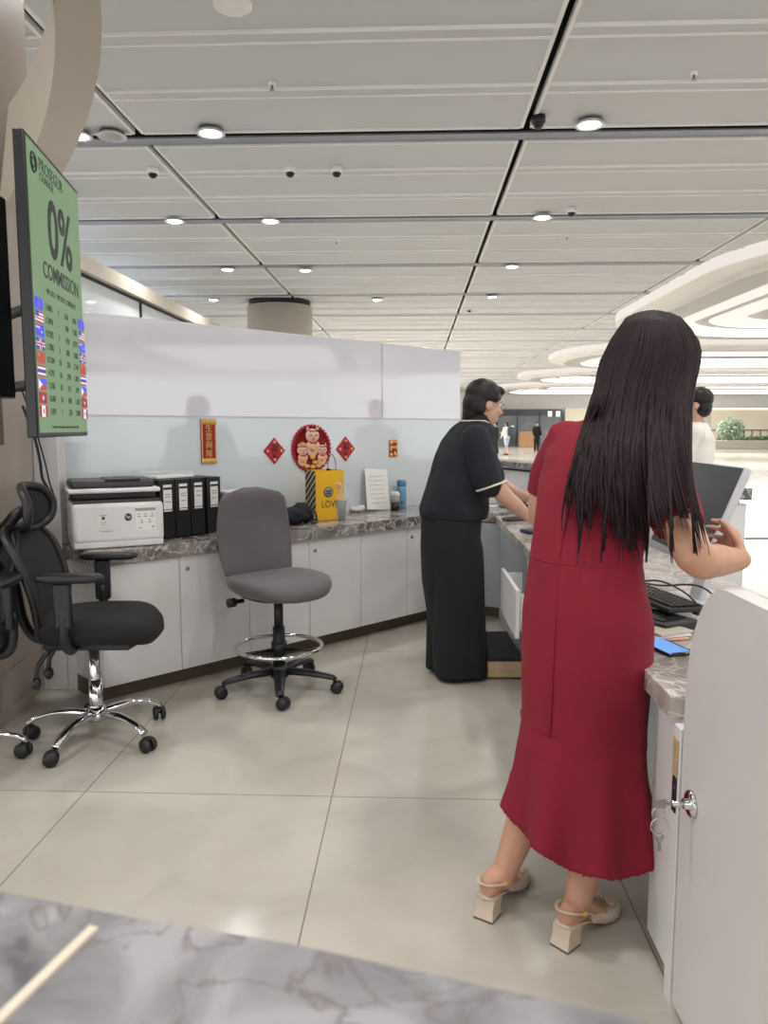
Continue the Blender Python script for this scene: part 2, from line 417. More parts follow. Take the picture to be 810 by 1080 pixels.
# oval light features under the ceiling
def rr(cx, cy, hx, hy, r, n=16):
    out = []
    for sx, sy, a0 in ((1, 1, 0), (-1, 1, 90), (-1, -1, 180), (1, -1, 270)):
        for k in range(n + 1):
            a = RAD(a0 + 90 * k / n); out.append((cx + sx * (hx - r) + r * cos(a), cy + sy * (hy - r) + r * sin(a)))
    return out
def ringslab(b, o_, i_, z0, z1, ms, mo, mi):
    n = len(o_); V = [(x, y, z) for z in (z0, z1) for L in (o_, i_) for (x, y) in L]
    for mm, quad in ((ms, (0, 1)), (ms, (2, 3)), (mo, (0, 2)), (mi, (1, 3))):
        b.use(mm); b._add(V, [(quad[0] * n + j, quad[0] * n + (j + 1) % n, quad[1] * n + (j + 1) % n, quad[1] * n + j) for j in range(n)], True)
OV = [('nearest', 4.75, 24, 9.3, 22.6, 'large oval ceiling light feature nearest the counter, top right'),
      ('beside', 5.2, 13.5, -6, 7.6, 'oval ceiling light feature beside the counter, outside the frame at right'),
      ('wide', 15.5, 34, -6, 7.6, 'added wide oval ceiling light feature farther right, unseen outside the frame'),  # unseen oval, added for the streaks it mirrors in the glossy wall
      ('second', 5.0, 28, 24.2, 33.5, 'oval ceiling light feature just beyond the nearest one'),
      ('third', 5.2, 32, 35.2, 44, 'oval ceiling light feature third away along the hall'),
      ('fourth', 5.3, 32, 46, 58, 'oval ceiling light feature farthest down the hall')]
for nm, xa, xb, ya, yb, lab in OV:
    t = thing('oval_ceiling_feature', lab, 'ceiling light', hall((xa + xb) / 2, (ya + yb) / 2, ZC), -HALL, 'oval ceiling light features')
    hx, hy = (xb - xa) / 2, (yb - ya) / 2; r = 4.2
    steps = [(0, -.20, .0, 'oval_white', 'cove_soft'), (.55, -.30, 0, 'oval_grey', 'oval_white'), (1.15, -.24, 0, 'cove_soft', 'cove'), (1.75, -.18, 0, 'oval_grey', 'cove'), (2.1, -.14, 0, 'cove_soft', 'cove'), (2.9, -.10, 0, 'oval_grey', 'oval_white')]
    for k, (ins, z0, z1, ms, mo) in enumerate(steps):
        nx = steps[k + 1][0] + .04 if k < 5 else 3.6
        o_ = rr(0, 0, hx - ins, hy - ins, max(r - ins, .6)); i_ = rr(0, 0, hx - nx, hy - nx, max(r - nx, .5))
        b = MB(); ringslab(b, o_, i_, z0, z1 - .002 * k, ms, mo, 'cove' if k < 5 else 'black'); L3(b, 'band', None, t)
    b = MB().use('panel_light').prism(rr(0, 0, hx - 3.5, hy - 3.5, .6), -.06, -.03); L3(b, 'luminous_panel', None, t)
# far wall and shops -----------------------------------------------------------------
FY = 58.0
struct(MB().use('oval_white').box((6, FY + 1.5, 2.05), (66, .3, 4.1)).build('wall_far')).rotation_euler = (0, 0, -HALL)
def shop(xc, w, lab, cat, build):
    t = thing('shop', lab, cat, hall(xc, FY, 0), -HALL); build(t, w); return t
def dark_shop(t, w):
    L3(MB().use('shop_glass').box((0, .3, 1.3), (w, .4, 2.6)), 'glazing', None, t)
    b = MB().use('shop_dark')
    for k in range(5): b.box((-w / 2 + w * k / 4, .07, 1.3), (.1, .06, 2.6))
    b.box((0, .07, 2.5), (w, .06, .5)); L3(b, 'frame', None, t)
    b = MB().use('shop_lit')
    for k in range(2): L3(MB().use('shop_lit').box((w * .36 + k * .6, .03, 2.4), (.3, .02, .4)), 'sign', None, t)
shop(7.6, 6.6, 'dark glazed shop front far behind the short-haired woman', 'shop', dark_shop)
def sign_shop(t, w):
    L3(MB().use('shop_cream').box((0, .3, 1.4), (w, .4, 2.8)), 'wall', None, t)
    L3(MB().use('shop_blue').box((w * .2, .06, 2.3), (w * .35, .06, .8)), 'sign', None, t)
shop(13.2, 4.2, 'cream shop with a blue sign far behind the red dress', 'shop', sign_shop)
def panel_shop(t, w):
    L3(MB().use('shop_cream').box((0, .3, 1.4), (w, .4, 2.8)), 'wall', None, t)
    b = MB().use('shop_dark')
    for k in range(9): b.box((-w / 2 + w * k / 8, .03, .6), (.05, .05, 1.2))
    b.box((0, .03, 1.2), (w, .05, .06)); L3(b, 'railing', None, t)
    L3(MB().use('shop_lit').box((0, .05, 2.75), (w, .08, .12)), 'light_strip', None, t)
shop(24.2, 4.8, 'cream panelled shop front with railing right of the standing customer', 'shop', panel_shop)
def col_shop(t, w):
    L3(MB().use('shop_dark').box((0, .3, 1.4), (w, .4, 2.8)), 'glazing', None, t)
    L3(MB().use('shop_lit').box((0, .03, 2.1), (1.9, .1, 1.4)), 'display', None, t)
    L3(MB().use('stone').box((0, .02, .7), (1.9, .14, 1.4)), 'base', None, t)
    L3(MB().use('black').box((-1.1, .0, 1.3), (.2, .2, 2.6)), 'post', None, t)
shop(28.9, 4.4, 'dark shop front with bright display behind the bushy plant', 'shop', col_shop)
# planter with hedge and bush
pc = to_hall(flat(790, 474, 0)); 
t = thing('planter', 'long low stone planter with a hedge across the hall at right', 'planter', hall(pc.x + 3, pc.y, 0), -HALL)
L3(MB().use('stone').box((0, .6, .28), (11, 1.2, .56), .02), 'box', None, t)
def leaves(b, c, r, n, sz):
    for _ in range(n):
        d = Vector((random.gauss(0, 1), random.gauss(0, 1), random.gauss(0, 1))).normalized() * random.random() ** .4
        p = Vector(c) + Vector((d.x * r[0], d.y * r[1], d.z * r[2])); q = Matrix.Rotation(random.uniform(0, 6), 3, Vector((random.random(), random.random(), random.random())).normalized())
        b._add([p + q @ Vector(v) for v in ((-sz, 0, 0), (0, -sz * .4, 0), (sz, 0, 0), (0, sz * .4, 0))], [(0, 1, 2, 3)])
b = MB().use('leaf'); leaves(b, (0, .6, .66), (5.4, .5, .18), 1500, .12); L3(b, 'hedge', None, t)
bp = at(782, 464, pc.y)
t = thing('leafy_bush', 'pale bushy plant standing behind the hedge at right', 'plant', (bp.x, bp.y + 1.6, 0))
b = MB().use('leaf2'); leaves(b, (0, 0, 1.25), (.95, .6, .8), 900, .13); L3(b, 'foliage', None, t)
b = MB().use('wood')
for k in range(5): b.tube([(0, 0, 0), (.15 * (k - 2), .05, .8), (.3 * (k - 2), .1, 1.6)], [.05, .035, .015], 6)
L3(b, 'stem', None, t)
# ================================================================== LEFT: tan ring, TV, brackets
D1, D2 = 3.62, 4.12
ca, ch_ = at(-242, 25, D1), at(-175, -45, D1); ra = 300 / FPX * D1 * .94; rh = 228 / FPX * D1 * .94
cb = at(-182, 15, D2); rb = 289 / FPX * D2 * .94
n = 72; rings = [[], [], [], []]
for j in range(n):
    a = RAD(-40 + 122 * j / (n - 1))
    rings[0].append(Vector((ch_.x + rh * cos(a), D1, ch_.z + rh * sin(a)))); rings[1].append(Vector((ca.x + ra * cos(a), D1, ca.z + ra * sin(a))))
    off = hall(0, D2 - D1)
    for q in (rings[0][-1], rings[1][-1]): q.z = min(q.z, ZC - .03)
    q = Vector((cb.x + rb * cos(a), D2, min(cb.z + rb * sin(a), ZC - .03)))
    rings[2].append(q); rings[3].append(rings[0][-1] + off)
b = MB().use('tan_dark'); b.loft([[rings[q][j] for q in range(4)] for j in range(n)], cap=True, smooth=False)
tag(b.build('ring_sculpture'), 'large tan ring sculpture hanging at upper left above the screen', 'sculpture')
# TV
def vert_quad(pxl, pxr, yl, yr): return at(pxl, 300, yl), at(pxr, 300, yr)
TL, TR, BL, BR = at(27, 137, 2.72), at(83.5, 200, 3.42), at(38, 460, 2.72), at(91, 461, 3.42)
o_ = (BL + BR) / 2; ztop = (TL.z + TR.z) / 2; zb = (BL.z + BR.z) / 2
ax = Vector((BR.x - TL.x, BR.y - TL.y, 0)); ax = Vector(((TR.x + BR.x - TL.x - BL.x) / 2, 3.42 - 2.72, 0)); W = ax.length; ax.normalize(); nrm = Vector((ax.y, -ax.x, 0))
cen = Vector(((TL.x + TR.x + BL.x + BR.x) / 4, 3.07, 0)); H = ztop - zb
print('TV', W, H, ztop, zb, nrm, cen)
TVX = Matrix((( ax.x, 0, nrm.x, cen.x), (ax.y, 0, nrm.y, cen.y), (0, 1, 0, (ztop + zb) / 2), (0, 0, 0, 1)))
t = thing('wall_screen', 'portrait exchange rate screen with green display reading 0% commission', 'screen', (cen.x, cen.y, zb))
MB().xf(TVX).use('tv_black').box((0, 0, -.019), (W, H, .038), .005).build('casing', None, t)
b = MB().xf(TVX).use('tv_green').box((0, 0, .0015), (W - .035, H - .035, .003)); disp = b.build('display', None, t)
b = MB().use('tv_ink')
def T(s_, size, x, y, dx=1.0, bold=0): b.text(s_, size, TVX @ Matrix.Translation((x * W, y * H, .0035)) @ Matrix.Diagonal((dx, 1, 1, 1)), .0004, bold=bold)
T('PROSEGUR', .062, -.08, .435, 1.0); T('CHANGE', .042, -.17, .395)
b.xf(TVX); b.torus((-.385 * W, .42 * H, .0035), .032, .004, 24, 6); b.torus((-.385 * W, .42 * H, .0035), .017, .003, 24, 6); b.xf()
T('0%', .30, .05, .235, .95, .006); T('COMMISSION', .084, .05, .083, .97, .001)
T('WE SELL / WE BUY CURRENCY', .03, .03, .012)
rows = ['EUR 1.690', 'USD 1.309', 'AUD 0.920', 'GBP 1.906', 'CNY 0.234', 'THB 4.895', 'PHP 2.206', 'HKD 0.180', 'CAD 0.989']
vals = [('1.4085', '1', '760', '1465'), ('1.3090', '-', '700', '1.305'), ('0.9205', '1', '.420', '.8775'), ('1.7085', '1', '500', '1.802'), ('0.2104', '10', '.210', '1.744'), ('4.795', '10', '.790', '1.893'), ('2.206', '10', '.417', '.249'), ('0.680', '10', '.840', '1.502'), ('1.029', '1', '.750', '1.000')]
for i, v in enumerate(vals):
    y = -.045 - i * .0455
    for q, x in zip(v, (-.235, -.06, .10, .27)): T(q, .034, x, y)
T('For other currencies please enquire. Rates may vary daily.', .016, .0, -.463)
b.build('lettering', None, disp)
b = MB().xf(TVX)
def flag(x, y, k):
    w, h, z = .095, .040, .0035; x *= W; y *= H
    def R(m, cx, cy, ww, hh, dz=0): b.use(m).box((x + cx * w, y + cy * h, z + dz), (ww * w, hh * h, .0006))
    if k == 0:
        R('blue_flag', 0, 0, 1, 1); b.use('gold').torus((x, y, z), .011, .0012, 16, 5)
    elif k == 1:
        for q in range(7): R('red_flag' if q % 2 == 0 else 'white_flag', 0, .43 - q / 7, 1, 1 / 7)
        R('navy_flag', -.28, .25, .44, .5, .0006)
    elif k == 2:
        R('blue_flag', 0, 0, 1, 1); R('white_flag', -.25, .25, .5, .1, .0006); R('red_flag', -.25, .25, .12, .45, .0006); R('white_flag', .2, -.1, .12, .14, .0006)
    elif k == 3:
        R('navy_flag', 0, 0, 1, 1); R('white_flag', 0, 0, 1, .34, .0006); R('white_flag', 0, 0, .24, 1, .0006); R('red_flag', 0, 0, 1, .18, .001); R('red_flag', 0, 0, .13, 1, .001)
    elif k == 4:
        R('red_flag', 0, 0, 1, 1); R('gold', -.3, .22, .16, .22, .0006)
    elif k == 5:
        for q, m in enumerate(('red_flag', 'white_flag', 'navy_flag', 'navy_flag', 'white_flag', 'red_flag')): R(m, 0, .417 - q / 6, 1, 1 / 6)
    elif k == 6:
        R('blue_flag', 0, .25, 1, .5); R('red_flag', 0, -.25, 1, .5); b.use('white_flag')._add([(x - w / 2, y + h / 2, z + .001), (x - w / 2, y - h / 2, z + .001), (x - w * .05, y, z + .001)], [(0, 1, 2)])
    elif k == 7:
        R('maroon_flag', 0, 0, 1, 1); b.use('white_flag')._add([(x + .012 * cos(a) * (1 if q % 2 == 0 else .4), y + .012 * sin(a) * (1 if q % 2 == 0 else .4), z + .001) for q in range(10) for a in [pi / 2 + q * pi / 5]], [tuple(range(10))])
    else:
        R('maroon_flag', -.36, 0, .28, 1); R('white_flag', 0, 0, .46, 1); R('maroon_flag', .36, 0, .28, 1); b.use('maroon_flag')._add([(x - .009, y, z + .001), (x, y - .012, z + .001), (x + .009, y, z + .001), (x, y + .013, z + .001)], [(0, 1, 2, 3)])
for i in range(9):
    y = -.045 - i * .0455
    flag(-.405, y, i); flag(.43, y, i)
b.build('flag', None, disp)['kind'] = 'stuff'
# bracket, power box, and the second dark screen at the frame's edge
wx = c0.x
t = thing('screen_bracket', 'dark steel bracket holding the green screen to the left column', 'bracket', (wx, 3.2, 1.5))
b = MB().use('kick')
p1 = at(26, 330, 3.0)
b.box((wx + .03 + .0, 3.5, 1.75), (.05, .10, .9), .004); b.build('rail', None, t)
b = MB().use('plastic')
for z in (1.55, 1.85):
    MB().use('plastic').tube([(wx + .05, 3.5, z), (cen.x - nrm.x * .10, cen.y - nrm.y * .1, z)], .022, 8).build('arm', None, t)
b = MB().use('plastic').xf(TVX).box((0, -.1, -.0605), (.34, .5, .045), .004); b.build('plate', None, t)
q = at(1, 310, 2.62)
t = thing('wall_screen', 'dark second screen seen edge-on at the far left edge', 'screen', (q.x, q.y, 1.5))
QX = at(13, 310, 2.95).x; qz0, qz1 = at(5, 420, 2.9).z, at(5, 205, 2.9).z
X2 = Matrix((( ax.x, 0, nrm.x, q.x - .02), (ax.y, 0, nrm.y, q.y - .25), (0, 1, 0, 1.80), (0, 0, 0, 1)))
MB().use('tv_black').box((QX - .035, 2.72, (qz0 + qz1) / 2), (.06, .46, qz1 - qz0), .006).build('casing', None, t)
MB().use('screen_off').box((QX - .0035, 2.72, (qz0 + qz1) / 2), (.004, .43, qz1 - qz0 - .03)).build('display', None, t)
for k, (s1, lab) in enumerate((([(24, 428), (36, 460), (42, 485), (45, 505), (54, 520)], 'thick black cable hanging from the green screen'), ([(22, 408), (38, 455), (48, 490), (52, 508), (58, 525)], 'thin black cable hanging behind the headrest'))):
    pts = spl([at(x, y, 3.66 - .08 * k) for x, y in s1], 6); b = MB().use('black').tube(pts, .007 - .003 * k, 8)
    tag(b.build('cable'), lab, 'cable')
# ================================================================== BACK COUNTER
DOORS = [1.57, 2.0, 2.435, 2.87, 3.29, 3.72, 4.15]
ZU = .705
names = ['white cabinet under the printer, leftmost of the back counter', 'white cabinet behind the grey drafting chair', 'white cabinet below the yellow bag and the cups, nearest the woman in black', '']
for k in range(3):
    a, m_, c = DOORS[2 * k], DOORS[2 * k + 1], DOORS[2 * k + 2]
    t = thing('cabinet', names[k], 'cabinet', cf((a + c) / 2, .26), CANG, 'white cabinets of the back counter')
    X = CX
    MB().xf(X).use('white').box(((a + c) / 2, .265, (.09 + ZU) / 2), (c - a - .002, .49, ZU - .09), .002).build('body', None, t)
    MB().xf(X).use('kick').box(((a + c) / 2, .28, .045), (c - a - .002, .40, .09)).build('kickboard', None, t)
    for j, (p, q) in enumerate(((a, m_), (m_, c))):
        d = MB().xf(X).use('white').box(((p + q) / 2, .009, (.092 + ZU - .003) / 2), (q - p - .004, .018, ZU - .003 - .092), .002).build('door', None, t)
        if j == 1 or k == 0 and False:
            MB().xf(X).use('steel').lathe([(.004, -.006), (.011, -.005), (.013, 0), (.013, .002), (.004, .002)], (p + .045, 0, ZU - .07), 16, 'y').use('black').box((p + .045, -.006, ZU - .07), (.004, .002, .01)).build('lock', None, d)
# corner cabinet where counter meets desk
a0 = cf(4.152, .0); a1 = cf(4.46, 0)
kx = Vector((.80, 5.42, 0))
t = thing('corner_cabinet', 'pale grey corner cabinet beside the woman in black', 'cabinet', (.62, 5.7, 0))
q0, q1, q2, q3 = cf(4.155, 0), cf(4.30, -.06), Vector((.84, 5.42, 0)), cf(4.86, .50)
MB().use('greycab').prism([(p.x, p.y) for p in (q0, q1, q2, Vector((.93, 5.5, 0)), q3, cf(4.155, .50))], .09, ZU - .008).build('body', None, t)
MB().use('kick').prism([(p.x, p.y) for p in (cf(4.16, .09), cf(4.36, .03), Vector((.87, 5.48, 0)), cf(4.80, .46), cf(4.16, .46))], 0, .09).build('kickboard', None, t)
# marble top of the back counter (z .705 - .775)
pts = [cf(1.545, -.02), cf(4.22, -.02)] + spl([cf(4.22, -.02), cf(4.32, -.06), Vector((.79, 5.46, 0))], 5)[1:] + [Vector((.96, 5.56, 0)), cf(4.86, .515), cf(1.545, .515)]
o = MB().use('marble').prism([(p.x, p.y) for p in pts], ZU + .001, .775, .004).build('worktop')
tag(o, 'grey veined marble worktop of the back counter carrying the printer', 'countertop')
# end post at the counter's left
p = flat(103, 738, 0)
t = MB().use('cream').box((p.x - .022, p.y + .05, .352), (.055, .05, .70), .004).build('end_post'); tag(t, 'slim pale post at the left end of the back counter', 'post')
# ================================================================== DESK ON THE RIGHT
ZD = .755
def inner(y): return .672 + (y - 1.74) * .033
outer = [(1.42, 1.76), (1.42, 3.46), (1.42, 3.47), (1.38, 5.0), (1.14, 6.2), (.97, 6.62)]
poly = [(inner(1.745), 1.745), (inner(5.42), 5.42), (.972, 5.56), (.655, 6.34), (.78, 6.60)] + [(1.12, 6.2), (1.36, 5.3), (1.38, 5.0), (1.42, 3.47), (1.42, 1.745)]
o = MB().use('marble_desk').prism(poly, ZD - .055, ZD, .003).build('worktop'); tag(o, 'pale marble desk top in front of the woman in red', 'countertop')
# pedestals, each a unit
def ped(y0, y1, lab, m='white', opened=False):
    x0 = lambda y: inner(y) + .03
    t = thing('desk_cabinet', lab, 'cabinet', (x0((y0 + y1) / 2), (y0 + y1) / 2, 0), -HALL)
    xm = x0((y0 + y1) / 2)
    MB().use(m).prism([(x0(y0) + .012, y0), (x0(y1) + .012, y1), (1.25, y1), (1.25, y0)], .03, ZD - .057).build('body', None, t)
    MB().use(m).prism([(x0(y0), y0 + .003), (x0(y1), y1 - .003), (x0(y1) + .011, y1 - .003), (x0(y0) + .011, y0 + .003)], .04, ZD - .06).build('side_panel', None, t)
    MB().use('kick').prism([(x0(y0) + .03, y0 + .01), (x0(y1) + .03, y1 - .01), (1.24, y1 - .01), (1.24, y0 + .01)], 0, .03).build('kickboard', None, t)
    return t
ped(1.75, 1.94, 'white desk pedestal at the near end beside the gate')
ped(3.36, 4.14, 'pale desk cabinet with its drawer pulled open', 'white')
ped(4.16, 5.40, 'grey panelled desk cabinet farthest along the desk', 'greycab')
MB_ = MB().use('greycab').prism([(1.10, 2.06), (1.10, 3.35), (1.16, 3.35), (1.16, 2.06)], 0, ZD - .057).build('modesty_panel'); tag(MB_, 'grey panel in the knee space under the desk', 'panel')
# open drawer (part of a drawer unit standing in the desk cabinet)
t = thing('drawer', 'white drawer pulled out from the desk beside the red dress', 'drawer', (.66, 3.76, .40), -HALL)
x = .607
MB().use('white').prism([(x, 3.47), (x + .018, 4.05), (x + .036, 4.05), (x + .018, 3.47)], .41, .635).build('front', None, t)
for y in (3.49, 4.02): MB().use('white').box((x + .075, y, .53), (.105, .012, .17)).build('side', None, t)
MB().use('white').box((x + .075, 3.755, .44), (.105, .52, .01)).build('base', None, t)
MB().use('smoke').box((x + .072, 3.62, .50), (.07, .18, .11), .01).build('liner', None, t)
# step box on the floor
p = flat(514, 717, 0)
t = thing('step_box', 'low wooden box with a black top on the floor under the open drawer', 'box', (p.x + .1, p.y + .25, 0))
def bx(b, x0, x1, y0, y1, z0, z1, bev=0): return b.box(((x0 + x1) / 2, (y0 + y1) / 2, (z0 + z1) / 2), (x1 - x0, y1 - y0, z1 - z0), bev)
bx(MB().use('wood'), p.x, p.x + .19, p.y, p.y + .55, .012, .105, .004).build('body', None, t)
bx(MB().use('black'), p.x - .006, p.x + .195, p.y - .006, p.y + .555, .105, .125, .004).build('top_mat', None, t)
for xx in (.015, .175):
    for yy in (.02, .53): bx(MB().use('kick'), p.x + xx - .01, p.x + xx + .01, p.y + yy - .01, p.y + yy + .01, 0, .012).build('foot', None, t)
# raised customer counter behind the desk
ZR = 1.10
e0 = flat(793.5, 515, ZR); outp = spl([Vector((e0.x, e0.y, 0)), Vector((1.68, 4.5, 0)), Vector((1.58, 5.4, 0)), Vector((1.32, 6.3, 0)), Vector((1.02, 6.9, 0)), Vector((.86, 7.05, 0))], 6)
def off(P, d):
    out = []
    for i, p in enumerate(P):
        tt = (P[min(i + 1, len(P) - 1)] - P[max(i - 1, 0)]).normalized(); out.append(p + Vector((-tt.y, tt.x, 0)) * d)
    return out
inn = off(outp, .24)
t = thing('customer_counter', 'raised white customer counter with dark marble ledge behind the desk', 'counter', (1.55, e0.y, 0))
MB().use('marble_dark').prism([(p.x, p.y) for p in outp + inn[::-1]], ZR - .055, ZR, .003).build('ledge', None, t)
o1, i1 = off(outp, .015), off(outp, .20)
o1[0].y += .02; i1[0].y += .02
MB().use('white_gate').prism([(p.x, p.y) for p in o1 + i1[::-1]], .0, ZR - .075).build('body', None, t)
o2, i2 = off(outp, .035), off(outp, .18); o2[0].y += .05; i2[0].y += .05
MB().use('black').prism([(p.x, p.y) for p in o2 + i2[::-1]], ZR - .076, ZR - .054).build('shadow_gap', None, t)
# dark floor inlay in the hall
struct(MB().use('black').box((0, 0, .002), (6, .12, .004)).build('trim_2')).location = flat(905, 568, 0)
# ================================================================== GATE
GX = .686
prof = [(1.02, .02), (1.695, .02), (1.695, .74)]
for k in range(1, 13):
    a = pi / 2 * k / 12; prof.append((1.695 - .18 * (1 - cos(a)), .76 + .295 * sin(a)))
prof += [(1.02, 1.055)]
t = thing('swing_gate', 'pale swing gate with rounded upper corner and chrome lock at right', 'gate', (GX + .02, 1.35, 0))
b = MB().use('white_gate')
b._add([(GX + x, y, z) for x in (0, .045) for (y, z) in prof], [tuple(range(len(prof))), tuple(range(2 * len(prof) - 1, len(prof) - 1, -1))] + [(i, (i + 1) % len(prof), len(prof) + (i + 1) % len(prof), len(prof) + i) for i in range(len(prof))])
b.build('panel', None, t)
lk = Vector((GX, 1.63, .548))
MB().use('chrome').lathe([(.006, -.02), (.012, -.02), (.013, -.009), (.026, -.009), (.03, -.006), (.03, .0), (.006, .0)], lk, 28, 'x').build('lock', None, t)
MB().use('chrome').lathe([(.004, -.045), (.007, -.045), (.007, -.02), (.004, -.02)], lk, 12, 'x').build('lock_cylinder', None, t)
# latch post of the gate
t = thing('latch_post', 'slim white post with strike plate and brass coloured plate beside the gate', 'post', (GX + .02, 1.735, 0))
MB().use('white').box((.70, 1.722, .345), (.035, .04, .69), .002).build('post', None, t)
MB().use('wood').box((.681, 1.722, .615), (.004, .03, .09), .001).build('cover_plate', None, t)
MB().use('plastic').box((.681, 1.722, .525), (.004, .022, .085), .001).use('chrome').box((.679, 1.722, .545), (.004, .01, .012)).box((.679, 1.722, .505), (.004, .01, .012)).build('strike_plate', None, t)
# keys in the lock
kp = lk + Vector((-.046, 0, 0))
t = thing('key_ring', 'keys on two steel rings hanging from the gate lock', 'keys', kp)
b = MB().use('steel').box(kp + Vector((-.002, .0, 0)), (.02, .002, .006)).box(kp + Vector((-.024, .0, 0)), (.024, .003, .022), .002); b.build('key', None, t)
YA = Matrix.Rotation(pi / 2, 3, 'X')
MB().use('chrome').torus(kp + Vector((-.027, .004, -.024)), .014, .0013, 24, 6, YA).build('ring', None, t)
MB().use('chrome').torus(kp + Vector((-.025, -.002, -.052)), .020, .0013, 28, 6, YA).build('ring', None, t)
b = MB().use('steel').torus(kp + Vector((-.024, 0, -.079)), .007, .003, 16, 6, YA).box(kp + Vector((-.024, 0, -.098)), (.006, .002, .026)).box(kp + Vector((-.021, 0, -.106)), (.004, .002, .004)); b.build('key', None, t)
# ================================================================== NEAR COUNTER (the camera leans over it)
ZN = 1.10
n0, n1 = flat(-150, 905, ZN), flat(720, 1084, ZN)
es = []
for px, py in ((-150, 905), (0, 940), (130, 966), (300, 994), (480, 1033), (700, 1081), (860, 1120)):
    p = flat(px, py, ZN); es.append((p.x, p.y))
t = thing('near_counter', 'grey marble counter with pale joint strip blurred in the foreground', 'counter', (-.1, .2, 0))
MB().use('marble_near').prism(es + [(.30, -.35), (-.75, -.35), (-.75, .52)], ZN - .06, ZN, .004).build('top', None, t)
MB().use('white_gate').prism([(-.70, .38), (-.05, .32), (.12, .22), (.2, .1), (.26, -.3), (-.70, -.3)], 0, ZN - .061).build('body', None, t)
j0, j1 = flat(99, 980, ZN), flat(-6, 1082, ZN)
dj = (j1 - j0).normalized(); nj = Vector((-dj.y, dj.x, 0)) * .0028; j1 = j0 + dj * .42
MB().use('piping').prism([((j0 + nj).x, (j0 + nj).y), ((j1 + nj).x, (j1 + nj).y), ((j1 - nj).x, (j1 - nj).y), ((j0 - nj).x, (j0 - nj).y)], ZN, ZN + .002).build('joint_strip', None, t)
# ================================================================== CHAIRS  (local: facing +X, floor at z 0)
def caster(root, x, y, a, m='plastic', r=.032):
    X = Matrix.Translation((x, y, 0)) @ Matrix.Rotation(a, 4, 'Z')
    b = MB().xf(X).use(m)
    for s_ in (-1, 1): b.lathe([(.004, s_ * .008), (r * .9, s_ * .008), (r, s_ * .013), (r * .95, s_ * .024), (r * .5, s_ * .029), (.004, s_ * .029)], (0.018, 0, r), 20, 'y')
    b.cyl((.018, -.01, r), (.018, .01, r), .006, n=8)
    b.box((.012, 0, r * 1.75), (.03, .034, .018), .006)
    c = b.build('caster', None, root, world=False)
    return c
